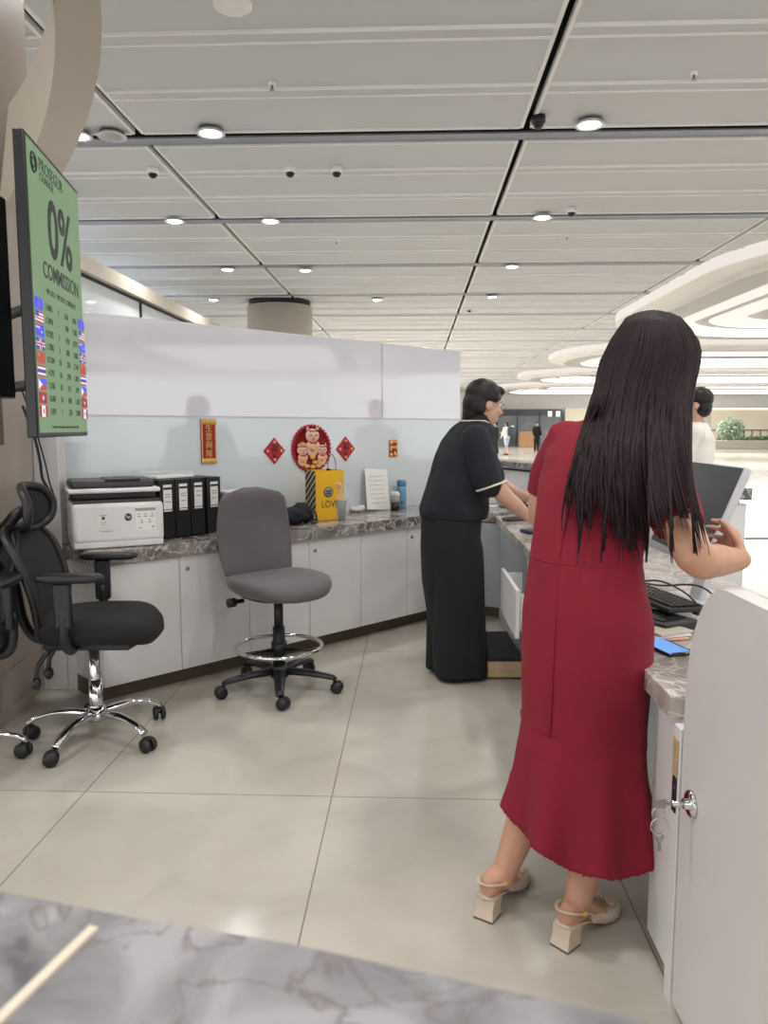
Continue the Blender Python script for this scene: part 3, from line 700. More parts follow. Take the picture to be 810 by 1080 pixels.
# --- grey drafting chair
def drafting_chair(loc, rz, lab):
    t = thing('drafting_chair', lab, 'chair', loc, rz)
    def pad(rx, ry, p=2.6, n=40, taper=0.0):
        out = []
        for j in range(n):
            a = 2 * pi * j / n; c, s_ = cos(a), sin(a)
            x = rx * math.copysign(abs(c) ** (2 / p), c); y = ry * math.copysign(abs(s_) ** (2 / p), s_)
            out.append((x, y * (1 - taper * x / rx)))
        return out
    # seat: waterfall front, dished
    rings = []
    for z, k in ((-.055, .72), (-.05, .86), (-.025, .97), (.0, 1.0), (.02, .98), (.032, .9), (.036, .7), (.034, .4), (.033, .1)):
        rings.append([Vector((x * k + .01, y * k, .575 + z - (.035 if z > -.03 else .02) * max(0, (x * k - .08) / .17) ** 2 + .01 * (abs(y * k) / .24) ** 2)) for x, y in pad(.255, .25, 2.7)])
    L3(MB().use('greyfab').loft(rings), 'seat', None, t)
    L3(MB().use('plastic').loft([[Vector((x * k, y * k, z)) for x, y in pad(.21, .2)] for z, k in ((.505, .6), (.51, .9), (.53, 1))]), 'seat_pan', None, t)
    # backrest: curved shell
    rings = []
    nz = 16
    for i in range(nz + 1):
        v = i / nz; z = .585 + .475 * v
        w = .205 + .025 * sin(pi * min(1, v * 1.15)); 
        e = min(1, (1 - v) / .16); w *= sqrt(max(0, 1 - (1 - e) ** 2)) * .75 + .25 if e < 1 else 1
        if v < .06: w *= .85 + .15 * v / .06
        th = .03 * (min(1, v / .05) * .5 + .5) * (sqrt(max(.08, 1 - max(0, (v - .9) / .1) ** 2)))
        x0 = -.235 - .05 * v + .035 * sin(pi * v) * -1 + .03
        r = []
        for j in range(28):
            a = 2 * pi * j / 28; c, s_ = cos(a), sin(a)
            y = w * math.copysign(abs(s_) ** .8, s_); r.append(Vector((x0 + th * math.copysign(abs(c) ** .8, c) + .05 * (y / .23) ** 2, y, z)))
        rings.append(r)
    L3(MB().use('greyfab').loft(rings), 'backrest', None, t)
    b = MB().use('plastic'); b.tube([(-.02, 0, .50), (-.22, 0, .49), (-.31, 0, .51), (-.325, 0, .58), (-.315, 0, .72)], [.03, .03, .032, .03, .02], 10, flat_=.6)
    b.box((-.30, 0, .66), (.02, .16, .14), .008)
    L3(b, 'back_support', None, t)
    L3(MB().use('plastic').cyl((-.10, -.15, .485), (-.10, -.24, .485), .012, n=10).lathe([(.005, -.245), (.024, -.24), (.024, -.20), (.005, -.195)], (-.1, 0, .485), 14, 'y'), 'adjuster_knob', None, t)
    L3(MB().use('plastic').cyl((0, 0, .30), (0, 0, .51), .024).cyl((0, 0, .10), (0, 0, .34), .032).cyl((0, 0, .07), (0, 0, .13), .045, .038), 'gas_column', None, t)
    b = MB().use('chrome').torus((0, 0, .235), .225, .011, 64, 10)
    L3(b, 'foot_ring', None, t)
    b = MB().use('plastic').cyl((0, 0, .20), (0, 0, .26), .042)
    for k in range(3):
        a = RAD(30 + 120 * k); b.tube([(.03 * cos(a), .03 * sin(a), .22), (.222 * cos(a), .222 * sin(a), .233)], .009, 8)
    L3(b, 'ring_hub', None, t)
    b = MB().use('plastic').lathe([(.01, .075), (.05, .075), (.055, .10), (.045, .135), (.01, .135)])
    L3(b, 'base_hub', None, t)
    for k in range(5):
        a = RAD(72 * k + 38); d = Vector((cos(a), sin(a), 0))
        bb = MB().use('plastic').tube([d * .03 + Vector((0, 0, .105)), d * .16 + Vector((0, 0, .10)), d * .29 + Vector((0, 0, .082)), d * .305 + Vector((0, 0, .07))], [.034, .03, .022, .02], 10, flat_=.6)
        L3(bb, 'base_arm', None, t); caster(t, d.x * .295, d.y * .295, a + 1.1 * (k % 3), 'plastic')
    return t
drafting_chair(flat(295, 727, 0), RAD(-48), 'grey upholstered drafting chair with chrome foot ring before the white cabinets')
# --- mesh office chair
M['mesh'] = mat('black_mesh_fabric', '121112', .8, alpha=.93)
def mesh_chair(loc, rz, lab):
    t = thing('mesh_office_chair', lab, 'chair', loc, rz, 'black mesh office chairs at the left')
    def seatpad():
        rings = []
        for z, k in ((-.06, .8), (-.05, .93), (-.02, 1), (.015, .99), (.035, .92), (.042, .75), (.04, .4), (.038, .05)):
            r = []
            for j in range(40):
                a = 2 * pi * j / 40; c, s_ = cos(a), sin(a)
                x = .255 * math.copysign(abs(c) ** .7, c) * k; y = .25 * math.copysign(abs(s_) ** .7, s_) * k
                r.append(Vector((x + .04, y, .535 + z - .045 * max(0, (x - .1) / .155) ** 2)))
            rings.append(r)
        return MB().use('chairblack').loft(rings)
    L3(seatpad(), 'seat', None, t)
    L3(MB().use('plastic').prism([(-.16, -.16), (.2, -.18), (.24, 0), (.2, .18), (-.16, .16)], .445, .478, .01), 'seat_pan', None, t)
    # back frame loop + mesh
    def bk(y, z):                                    # backrest surface
        v = (z - .48) / .47
        return Vector((-.20 - .13 * v - .05 * sin(pi * v) * -0.6 + .055 * (y / .22) ** 2, y, z))
    loop = []
    outline = [(.15, .50), (.19, .57), (.215, .68), (.225, .80), (.22, .88), (.18, .935), (.09, .95), (0, .95)]
    full = outline + [(-y, z) for y, z in outline[::-1][1:]] + [(-.08, .485), (0, .48), (.08, .485)]
    pts = [bk(y, z) for y, z in full]; pts = spl(pts + [pts[0]], 4)
    L3(MB().use('plastic').tube(pts, .015, 10, cap=False), 'back_frame', None, t)
    g = MB().use('mesh'); rows = []
    for i in range(19):
        z = .487 + .46 * i / 18; w = 0
        for (y0, z0), (y1, z1) in zip(outline, outline[1:]):
            if z0 <= z <= z1: w = lerp(y0, y1, (z - z0) / max(1e-6, z1 - z0))
        if z > .935: w = .17
        if z < .5: w = .14
        rows.append([bk(w * k / 8, z) + Vector((.004, 0, 0)) for k in range(-8, 9)])
    n = 17; g._add([p for r in rows for p in r], [(i * n + j, i * n + j + 1, (i + 1) * n + j + 1, (i + 1) * n + j) for i in range(18) for j in range(16)], True)
    L3(g, 'back_mesh', None, t)
    # Y shaped spine behind the mesh, tilted lumbar
    L3(MB().use('plastic').tube(spl([(-.05, 0, .46), (-.22, 0, .45), (-.29, 0, .52), (-.32, 0, .68), (-.335, 0, .72)], 4), .03, 10, flat_=.6).tube(spl([(-.335, 0, .70), (-.36, .10, .82), bk(.16, .93) + Vector((-.02, 0, 0))], 4), .02, 8).tube(spl([(-.335, 0, .70), (-.36, -.10, .82), bk(-.16, .93) + Vector((-.02, 0, 0))], 4), .02, 8), 'spine', None, t)
    # headrest on a stem: open frame and pad
    hp = spl([Vector((-.27 + .06 * (abs(y) / .13) ** 2, y, z)) for y, z in ((0, .945), (.09, .95), (.135, .99), (.14, 1.06), (.10, 1.115), (0, 1.13), (-.10, 1.115), (-.14, 1.06), (-.135, .99), (-.09, .95), (0, .945))], 4)
    hr = MB().use('plastic').tube(hp, .019, 10, cap=False)
    hd = L3(hr, 'headrest', None, t)
    g = MB().use('mesh'); rows = []
    for i in range(9):
        z = .947 + .18 * i / 8; w = .13 * sqrt(max(.2, 1 - ((z - 1.037) / .105) ** 2))
        rows.append([Vector((-.268 + .06 * (abs(w * k / 6) / .13) ** 2, w * k / 6, z)) for k in range(-6, 7)])
    n = 13; g._add([p for r in rows for p in r], [(i * n + j, i * n + j + 1, (i + 1) * n + j + 1, (i + 1) * n + j) for i in range(8) for j in range(12)], True)
    d = g.build('headrest_mesh', None, hd, world=False)
    L3(MB().use('plastic').tube([bk(0, .93), (-.345, 0, .96), (-.31, 0, 1.0), (-.275, 0, 1.03)], [.028, .03, .026, .02], 10), 'headrest_stem', None, t)
    for s_ in (-1, 1):
        a = L3(MB().use('plastic').tube(spl([(-.02, s_ * .17, .47), (-.02, s_ * .25, .475), (-.03, s_ * .275, .53), (-.03, s_ * .275, .64)], 4), .022, 10).box((-.03, s_ * .275, .665), (.07, .035, .19), .01), 'armrest_post', None, t)
        pd = MB().use('plastic').loft([[Vector((x * k - .0, s_ * .275 + y * k, z)) for x, y in [(.135 * math.copysign(abs(cos(2 * pi * j / 28)) ** .55, cos(2 * pi * j / 28)), .045 * math.copysign(abs(sin(2 * pi * j / 28)) ** .7, sin(2 * pi * j / 28))) for j in range(28)]] for z, k in ((.762, .85), (.77, 1), (.785, 1), (.792, .9))])
        L3(pd, 'armrest', None, t)
    for s_, x in ((-.12, -.16), (.02, -.16)):
        L3(MB().use('plastic').tube(spl([(-.12, s_ - .08, .46), (x, s_ - .10, .40), (x - .01, s_ - .10, .345)], 4), .010, 8).ell((x - .01, s_ - .10, .325), (.02, .022, .028), 12, 8), 'tilt_lever', None, t)
    L3(MB().use('chrome').cyl((0, 0, .10), (0, 0, .46), .024).cyl((0, 0, .08), (0, 0, .27), .03), 'gas_column', None, t)
    L3(MB().use('chrome').lathe([(.01, .085), (.045, .085), (.05, .11), (.036, .145), (.01, .145)]), 'base_hub', None, t)
    for k in range(5):
        a = RAD(72 * k - 34); d = Vector((cos(a), sin(a), 0))
        bb = MB().use('chrome').tube(spl([d * .03 + Vector((0, 0, .115)), d * .15 + Vector((0, 0, .125)), d * .25 + Vector((0, 0, .105)), d * .30 + Vector((0, 0, .075))], 4), [.026] * 5 + [.02] * 8, 10, flat_=.65)
        L3(bb, 'base_leg', None, t); caster(t, d.x * .30, d.y * .30, a + 1.3 * k, 'plastic')
    return t
m1 = mesh_chair((-1.285, 3.32, 0), RAD(4), 'black mesh office chair with headrest and chrome base beside the printer')
dup(m1, (-1.775, 2.985, 0), RAD(-86), 'black mesh office chair mostly cut off by the left edge of the photo')
# ================================================================== THINGS ON THE BACK COUNTER
ZB = .776
def loc_frame(p, a): return Matrix.LocRotScale(Vector(p), Matrix.Rotation(a, 3, 'Z'), None)
# printer (front faces local -Y)
pl = flat(77, 581, ZB); pa = RAD(27); pw = .445; PD = .29
t = thing('printer', 'white and charcoal laser printer with a flat scanner lid on the counter', 'printer', pl, pa); t.scale = (1, 1, 1.1)
b = MB().use('printer').box((pw / 2, PD / 2, .115), (pw, PD, .19), .025, seg=4); L3(b, 'body', None, t)
L3(MB().use('printer').box((pw / 2, PD / 2 + .004, .018), (pw - .01, PD, .034), .008), 'paper_tray', None, t)
L3(MB().use('printer_dark').box((pw / 2, PD / 2, .214), (pw - .02, PD - .02, .012), .004).box((pw / 2, PD / 2 + .06, .235), (pw - .03, PD - .14, .045), .01), 'output_slot', None, t)
L3(MB().use('printer').box((pw / 2 - .01, PD / 2 + .01, .262), (pw - .0, PD - .02, .022), .008), 'scanner', None, t)
lid = L3(MB().use('printer_dark').box((pw / 2 - .015, PD / 2 + .02, .292), (pw - .04, PD - .05, .036), .012, seg=3).box((pw / 2 + .03, PD / 2 - .01, .312), (.17, .2, .008), .003), 'scanner_lid', None, t)
FX = Matrix.Rotation(pi / 2, 4, 'X')
def onfront(x, z, y=-.0015): return Matrix.Translation((x, y, z)) @ FX
b = MB().use('ink').lathe([(.001, -.0016), (.0175, -.0016), (.0175, .002), (.001, .002)], (pw * .60, 0, .140), 32, 'y'); 
b.use('printer').text('hp', .024, onfront(pw * .60, .142, -.0022), .0003); L3(b, 'emblem', None, t)
b = MB().use('paper').box((pw * .79, -.001, .128), (.10, .002, .105)).use('paper_grey').box((pw * .79, -.0022, .173), (.10, .001, .014)).use('ink')
for k, (x, z) in enumerate(((-.033, .14), (0, .14), (.033, .14), (-.02, .112), (.02, .112))): b.box((pw * .79 + x, -.0022, z), (.016, .0006, .003)).box((pw * .79 + x, -.0022, z + .011), (.005, .0006, .006))
b.box((pw * .79 - .028, -.0022, .087), (.012, .0006, .003)).box((pw * .79 + .036, -.0022, .09), (.008, .0006, .006)); L3(b, 'instruction_label', None, t)
b = MB().use('paper').box((pw * .33, -.001, .128), (.052, .002, .055)).use('ink').box((pw * .33, -.0022, .152), (.034, .0006, .003)).box((pw * .33, -.0022, .14), (.014, .0006, .012)).use('paper_grey')
for k in range(3): b.box((pw * .33, -.0022, .125 - .007 * k), (.03, .0006, .002))
b.box((pw * .36, -.0005, .08), (.06, .002, .003)); L3(b, 'small_label', None, t)
# binders
b0, b1 = flat(186.5, 568, ZB), flat(238, 560.5, ZB)
ba = atan2(b1.y - b0.y, b1.x - b0.x); dw = (b1 - b0).length / 3.35; bd = Vector((cos(ba), sin(ba), 0)); bn = Vector((-sin(ba), cos(ba), 0))
BL_ = ['partly behind the printer', 'second from the printer', 'third from the printer', 'rightmost, next to the grey chair']
sp = None
def binder(loc, lab, k, label=True):
    t = thing('ring_binder', 'black lever arch binder with white spine label, ' + lab, 'binder', loc, ba, 'black ring binders beside the printer')
    w = dw * .93
    L3(MB().use('plastic').box((w / 2, .085, .165), (w, .25, .318), .003), 'cover', None, t)
    b = MB().use('paper').box((w / 2, -.041, .225), (w * .56, .002, .145)).use('ink').box((w / 2, -.0425, .277), (w * .56, .001, .012)).box((w / 2, -.0425, .163), (w * .56, .001, .004)).use('paper_grey')
    for z in ((.245, .232, .205) if k != 2 else (.25, .225)): b.box((w / 2, -.0425, z), (w * .36, .001, .005))
    L3(b, 'spine_label', None, t)
    return t
for k in range(4):
    yo = (.0, .0, .0, -.012)[k]
    binder(b0 + bd * (dw * (k - .90)) + bn * (.05 + yo), BL_[k], k)
q = b0 + bd * (dw * -1.86) + bn * .16
t = thing('ring_binder', 'black binder standing behind the printer, its label hidden', 'binder', q, ba, 'black ring binders beside the printer')
L3(MB().use('plastic').box((dw * .46, .05, .165), (dw * .9, .18, .318), .003), 'cover', None, t)
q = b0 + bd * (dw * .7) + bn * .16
t = thing('reflection_slab', 'white slab on top of the black binders, standing in for a reflection', 'reflection stand-in', (q.x, q.y, ZB + .326), ba)  # added white slab in place of a bright reflection above the binders
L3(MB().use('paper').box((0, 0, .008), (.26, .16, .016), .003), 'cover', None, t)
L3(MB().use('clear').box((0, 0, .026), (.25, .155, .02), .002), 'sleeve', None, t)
# pale container behind the grey chair
q = flat(255, 558, ZB)
t = thing('storage_box', 'pale lidded storage box behind the grey chair back', 'box', q, CANG)
def taper(b, w, d, h, k=1.08, z=0):
    return b.loft([[Vector((sx * w / 2 * s_, sy * d / 2 * s_, zz)) for sx, sy in ((-1, -1), (1, -1), (1, 1), (-1, 1))] for s_, zz in ((1, z), (k, z + h))], smooth=False)
L3(taper(MB().use('cream'), .24, .15, .22), 'body', None, t)
L3(MB().use('white').box((0, 0, .226), (.27, .17, .02), .005), 'lid', None, t)
L3(MB().use('paper_grey').text('CONDO', .035, onfront(.03, .15, -.098), .0005), 'lettering', None, t)
# black bag
q = flat(314, 553, ZB)
t = thing('soft_bag', 'crumpled black soft bag lying on the counter before the yellow bag', 'bag', q, CANG)
b = MB().use('navy'); b.ell((0, .03, .055), (.11, .085, .056), 20, 12).ell((.05, .02, .075), (.07, .06, .06), 16, 10).ell((.08, .02, .04), (.05, .05, .04), 16, 10).ell((-.05, .02, .045), (.09, .06, .045), 16, 10)
body = b.build('body', None, t, remesh=.006, smooth_it=6, world=False)
for v in body.data.vertices: v.co += v.normal * .010 * noise.noise(v.co * 28)
L3(MB().use('plastic').tube(spl([(.06, -.02, .10), (.10, -.05, .07), (.12, -.04, .03), (.10, -.07, .01), (.05, -.07, .012)], 5), .006, 6), 'strap', None, t)
L3(MB().use('paper').box((.117, -.03, .045), (.004, .016, .03), .001, rot=Rz(.4)), 'tag', None, t)
# yellow paper bag
q = flat(333.5, 549.5, ZB)
t = thing('paper_bag', 'yellow paper carrier bag with black striped side on the counter', 'bag', q, RAD(30))
w, d, h = .20, .16, .325
L3(MB().use('yellow').box((w / 2, .0015, h / 2), (w, .003, h)).box((w / 2, d, h / 2), (w, .003, h)).box((w, d / 2, h / 2), (.003, d, h)).box((w / 2, d / 2, .002), (w, d, .003)).box((.0, d / 2, h / 2), (.003, d, h)), 'body', None, t)
side = MB().use('bagstripe').box((-.0022, d / 2, h / 2), (.001, d - .002, h - .002)); side.use('bagcream')
for k in range(-2, 9):
    z0 = k * .047; poly = []
    def clipy(y, z): return (y, max(.003, min(h - .003, z)))
    yy = [d * i / 8 for i in range(9)]
    low = [clipy(y, z0 + (d - y) * .75) for y in yy]; hi = [clipy(y, z0 + .013 + (d - y) * .75) for y in yy]
    side._add([(-.003, y, z) for y, z in low + hi], [(i, i + 1, 9 + i + 1, 9 + i) for i in range(8)])
L3(side, 'striped_side', None, t)
b = MB().use('ink').lathe([(.001, -.001), (.034, -.001), (.034, .001), (.001, .001)], (w * .45, -.001, h * .57), 28, 'y').use('paper_grey').lathe([(.001, -.0014), (.029, -.0014), (.029, .001), (.001, .001)], (w * .45, -.001, h * .57), 28, 'y').use('ink')
for z in (.012, .002, -.009): b.box((w * .45, -.003, h * .57 + z), (.036, .001, .005))
b.use('pink').lathe([(.001, -.001), (.022, -.001), (.022, .001), (.001, .001)], (w * .82, -.001, h * .70), 24, 'y').use('redpaper').box((w * .82, -.003, h * .70), (.02, .001, .005))
b.use('ink').text('LOVE', .06, onfront(w * .5, h * .32, -.0015) @ Matrix.Diagonal((.85, 1.1, 1, 1)), .0004)
L3(b, 'printed_mark', None, t)
L3(MB().use('black').tube(spl([(.11, .05, h - .01), (.115, .05, h + .06), (.145, .06, h + .105), (.175, .07, h + .06), (.18, .07, h - .01)], 5), .0025, 6).ell((.115, .05, h + .004), (.018, .012, .008), 10, 6), 'handle', None, t)
# cup in a clear bag
q = flat(360, 547.5, ZB)
t = thing('takeaway_cup', 'grey drink cup inside a clear plastic bag next to the yellow bag', 'cup', q)
L3(MB().use('smoke').lathe([(.002, 0), (.029, 0), (.039, .125), (.036, .125), (.002, .11)], n=24), 'cup', None, t)
b = MB().use('clear')
rings = []
for i, (z, r_) in enumerate(((.0, .045), (.05, .052), (.11, .054), (.16, .045), (.19, .03), (.23, .05))):
    rings.append([Vector((r_ * (1 + .12 * sin(5 * a + i)) * cos(a), r_ * .8 * (1 + .12 * cos(4 * a + i)) * sin(a), z + .001)) for a in [2 * pi * j / 24 for j in range(24)]])
b.loft(rings, cap=False); L3(b, 'clear_bag', None, t)
# tissue
q = flat(377, 540, ZB)
t = MB().use('paper'); t.ell(q + Vector((0, 0, .018)), (.05, .035, .018), 14, 8).ell(q + Vector((.025, 0, .03)), (.03, .025, .022), 12, 8).ell(q + Vector((-.03, .01, .022)), (.028, .03, .018), 12, 8)
t = t.build('crumpled_tissue', None, None, remesh=.006, smooth_it=2)
for v in t.data.vertices: v.co += v.normal * .006 * noise.noise(v.co * 50)
tag(t, 'crumpled white tissue lying right of the cup', 'tissue')
# leaning menu sheet
q = flat(396, 538, ZB)
t = thing('menu_board', 'pale printed menu board leaning on the wall behind the tumbler', 'menu', q, CANG)
RX = Matrix.Rotation(RAD(-11), 3, 'X')
L3(MB().use('paper').box((.018, .0, .152), (.225, .004, .30), .001, rot=RX @ Matrix.Rotation(RAD(5), 3, 'Y')), 'sheet', None, t)
b = MB().use('paper_grey')
for k in range(7): b.box((.018 - .01 + k * .003, -.003 + (k - 3) * .0062, .152 + (k - 3) * .032), (.15, .0006, .003), rot=RX)
L3(b, 'print', None, t)['kind'] = 'stuff'
# tumbler and bottle
q = flat(416.5, 538.5, ZB)
t = thing('tumbler', 'small black and grey tumbler standing before the blue bottle', 'tumbler', q)
L3(MB().use('gloss_black').lathe([(.002, 0), (.028, 0), (.031, .004), (.033, .06), (.002, .06)], n=28), 'base', None, t)
L3(MB().use('paper_grey').lathe([(.002, .06), (.034, .06), (.036, .105), (.002, .105)], n=28), 'sleeve', None, t)
L3(MB().use('silver').lathe([(.002, .105), (.037, .105), (.036, .12), (.028, .138), (.012, .142), (.002, .142)], n=28), 'lid', None, t)
q = flat(423.5, 535.5, ZB)
t = thing('water_bottle', 'blue water bottle at the wall behind the small tumbler', 'bottle', q)
L3(MB().use('blue_bottle').lathe([(.002, 0), (.032, 0), (.036, .006), (.036, .15), (.034, .165), (.002, .165)], n=28), 'body', None, t)
L3(MB().use('blue_lid').lathe([(.002, .165), (.035, .165), (.036, .172), (.036, .198), (.03, .21), (.002, .21)], n=28), 'lid', None, t)
L3(MB().use('blue_lid').lathe([(.002, -.003), (.014, -.003), (.014, .002), (.002, .002)], (0, -.036, .05), 18, 'y'), 'mark', None, t)
# ================================================================== FESTIVE PLAQUES ON THE WALL
def WX(px, py):
    P0 = cf(0, .52); r = ray(px, py); e = Vector((0, 0, EYE)); tt = (P0 - e).dot(NRM) / r.dot(NRM); p = e + r * tt
    return Matrix(((U.x, 0, NRM.x, p.x), (U.y, 0, NRM.y, p.y), (0, 1, 0, p.z), (0, 0, 0, 1)))
CJK = True
def plaque(nm, lab, px, py): 
    X = WX(px, py); t = thing(nm, lab, 'wall decoration', X.translation); t_x = X; return t, X
t, X = plaque('couplet', 'tall red and gold lucky couplet with four characters on the wall', 219.5, 465.5)
w, h = .106, .272
MB().xf(X).use('redpaper2').box((0, 0, .005), (w, h, .008), .002).build('backing', None, t)
b = MB().xf(X).use('gold')
for s_ in (-1, 1):
    b.box((0, s_ * (h / 2 - .016), .011), (w, .032, .006), .004); b.box((s_ * (w / 2 - .006), 0, .010), (.008, h, .004), .002)
for k in range(5):
    for s_ in (-1, 1): b.ell((-.04 + .02 * k, s_ * (h / 2 - .016), .014), (.011, .013, .005), 10, 6)
b.build('gold_frame', None, t)
b = MB().use('gold')
for k, c in enumerate('生意興隆'): b.text(c, .052, X @ Matrix.Translation((0, .078 - .052 * k, .011)), .0012)
b.build('gold_character', None, t)
for px, py, lab in ((289, 475.5, 'red diamond fortune plaque left of the round cat plaque'), (364, 473.5, 'red diamond fortune plaque right of the round cat plaque')):
    t, X = plaque('fortune_diamond', lab, px, py); t['group'] = 'red diamond plaques'
    r = .086 if px < 300 else .088
    MB().xf(X @ Matrix.Rotation(pi / 4, 4, 'Z')).use('redpaper').box((0, 0, .004), (r * 1.44, r * 1.44, .008), .003).build('backing', None, t)
    b = MB().xf(X).use('pink')
    for dx, dy in ((0, .058), (0, -.058), (.055, 0), (-.055, 0)): b.lathe([(.001, .008), (.009, .008), (.009, .010), (.001, .010)], (dx, dy, 0), 12)
    b.build('ornament', None, t)['kind'] = 'stuff'
    b = MB().use('ink').text('福', .058, X @ Matrix.Translation((0, .014, .0095)), .001).text('旺', .034, X @ Matrix.Translation((0, -.036, .0095)), .001); b.build('character', None, t)
t, X = plaque('lucky_cat_plaque', 'large round crimson plaque with three smiling lucky cats above the yellow bag', 328, 473)
rx, ry = .165, .158
b = MB().xf(X).use('redpaper2')
b.loft([[Vector((rx * k * cos(a), ry * k * sin(a), z)) for a in [2 * pi * j / 48 for j in range(48)]] for k, z in ((1, 0), (1, .008), (.9, .008), (.9, .004), (.01, .004))]); b.build('disc', None, t)
b = MB().xf(X).use('redpaper')
for j in range(36):
    a = 2 * pi * j / 36; b.ell((rx * .985 * cos(a), ry * .985 * sin(a), .008), (.012, .012, .006), 8, 6)
b.build('scalloped_rim', None, t)
b = MB().xf(X).use('pink')
for row in range(9):
    for k in range(9):
        x = (k - 4) * .033 + (row % 2) * .0165; y = .12 - row * .03
        if (x / rx) ** 2 + (y / ry) ** 2 < .72: b.use('redpaper').torus((x, y, .005), .014, .0016, 12, 4)
b.build('scale_pattern', None, t)['kind'] = 'stuff'
def cat(cx, cy, k, who):
    b = MB().xf(X @ Matrix.Translation((cx, cy, .008)) @ Matrix.Diagonal((k, k, k, 1)))
    b.use('pink').ell((0, -.05, .004), (.045, .05, .012), 18, 8).ell((0, .028, .006), (.052, .043, .014), 20, 10)
    for s_ in (-1, 1):
        b.loft([[Vector((s_ * .036 + .016 * q * cos(a), .062 + .0 + (.024 if q < .2 else 0), .008 + .008 * q * sin(a))) for a in [2 * pi * j / 8 for j in range(8)]] for q in (1, .05)])
        b.ell((s_ * .034, -.03, .012), (.016, .022, .01), 10, 6)
    b.use('ink')
    for s_ in (-1, 1):
        b.tube(spl([(s_ * .021 - .010, .026, .021), (s_ * .021, .034, .021), (s_ * .021 + .010, .026, .021)], 3), .0022, 5)
    for q in range(4): b.box((-.024 + .016 * q, .055, .017), (.008, .01, .003))
    b.use('redpaper').ell((0, .017, .022), (.005, .004, .003), 8, 6).tube(spl([(-.01, .008, .020), (0, .003, .021), (.01, .008, .020)], 3), .002, 5)
    b.box((0, -.015, .015), (.06, .008, .006), .002)
    b.use('gold').ell((0, -.05, .018), (.022, .018, .006), 12, 6)
    b.build('cat_figure', None, t)
cat(0, .055, 1.15, 0); cat(-.085, -.035, .85, 1); cat(.085, -.035, .85, 2)
b = MB().xf(X).use('gold')
for x, y in ((-.085, .03), (0, -.06), (-.05, -.12), (.05, -.12), (0, -.125), (.02, -.095)): b.ell((x, y, .016), (.024, .016, .01), 12, 6)
b.build('gold_ingot', None, t)['kind'] = 'stuff'
t, X = plaque('gold_ornament', 'small gold and crimson cut-out ornament at the right end of the wall', 414.5, 473)
MB().xf(X).use('redpaper2').box((0, 0, .003), (.085, .13, .006), .004).build('backing', None, t)
b = MB().xf(X).use('gold')
for x, y, rx_, ry_ in ((-.026, .046, .018, .02), (.027, .05, .017, .015), (-.03, -.0, .012, .022), (.0, .01, .02, .012), (.03, .005, .012, .02), (-.026, -.048, .018, .018), (.012, -.04, .012, .022), (.034, -.05, .01, .016), (0, .05, .008, .014)):
    b.ell((x, y, .009), (rx_, ry_, .006), 12, 6)
b.build('gold_relief', None, t)
# ================================================================== THINGS ON THE DESK
ZK = ZD + .001
# monitor: screen faces the desk's inner side, leaning back
t = thing('monitor', 'large monitor with dark screen and silver edge standing on the desk', 'monitor', (1.17, 2.72, ZK), 0)
mt = RAD(-21)
MX = Matrix.Translation((1.105, 2.73, 1.095)) @ Matrix.Rotation(RAD(-3), 4, 'Z') @ Matrix.Rotation(-mt, 4, 'Y')
MB().xf(MX).use('silver').box((.012, 0, 0), (.028, .56, .345), .008, seg=3).build('housing', None, t)
MB().xf(MX).use('screen_off').box((-.0035, 0, .0), (.006, .545, .33), .001).build('screen', None, t)
MB().use('silver').box((1.17, 2.73, .94), (.03, .09, .36), .008, rot=Matrix.Rotation(RAD(12), 3, 'Y')).build('stand', None, t)
MB().use('silver').box((1.17, 2.73, ZK + .006), (.19, .24, .012), .005).build('base', None, t)
# keyboard
def keyboard(c, rz, lab, zt):
    t = thing('keyboard', lab, 'keyboard', c, rz)
    L3(MB().use('plastic').box((0, 0, .010), (.44, .145, .018), .005), 'body', None, t)
    b = MB().use('gloss_black')
    for r in range(5):
        for k in range(19): b.box((-.205 + .0228 * k, -.048 + .0225 * r, .0225), (.018, .018, .008), .003, seg=1)
    o = L3(b, 'keys', None, t); o['kind'] = 'stuff'
    for s_ in (-1, 1): L3(MB().use('plastic').box((s_ * .18, .055, -.008), (.03, .012, .018), .002), 'foot', None, t)
    return t
keyboard((.925, 2.62, ZK + .035), RAD(-78), 'black keyboard lying across other things at the woman in red\'s hip', 0)
t = thing('card_terminal', 'flat black card terminal under the near end of the keyboard', 'card terminal', (.86, 2.40, ZK), RAD(-60))
L3(MB().use('plastic').box((0, 0, .016), (.22, .15, .03), .006), 'body', None, t)
L3(MB().use('gloss_black').box((.02, 0, .033), (.12, .10, .003)), 'glossy_face', None, t)
# papers and phone
t = thing('passport_stack', 'small stack of pinkish papers between the phone and the black terminal', 'papers', (.83, 2.255, ZK), RAD(12))
for k, m in enumerate(('pink', 'paper', 'cream')): L3(MB().use(m).box((.01 * k, .004 * k, .004 + .007 * k), (.13, .10, .006), .001, rot=Rz(.12 * k)), 'sheet', None, t)
t = thing('smartphone', 'smartphone with blue lit screen lying at the near end of the desk', 'phone', (.80, 2.13, ZK), RAD(14))
L3(MB().use('gloss_black').box((0, 0, .0045), (.085, .155, .009), .004), 'body', None, t)
L3(MB().use('phone_screen').box((-.004, 0, .0094), (.07, .138, .001)), 'screen', None, t)
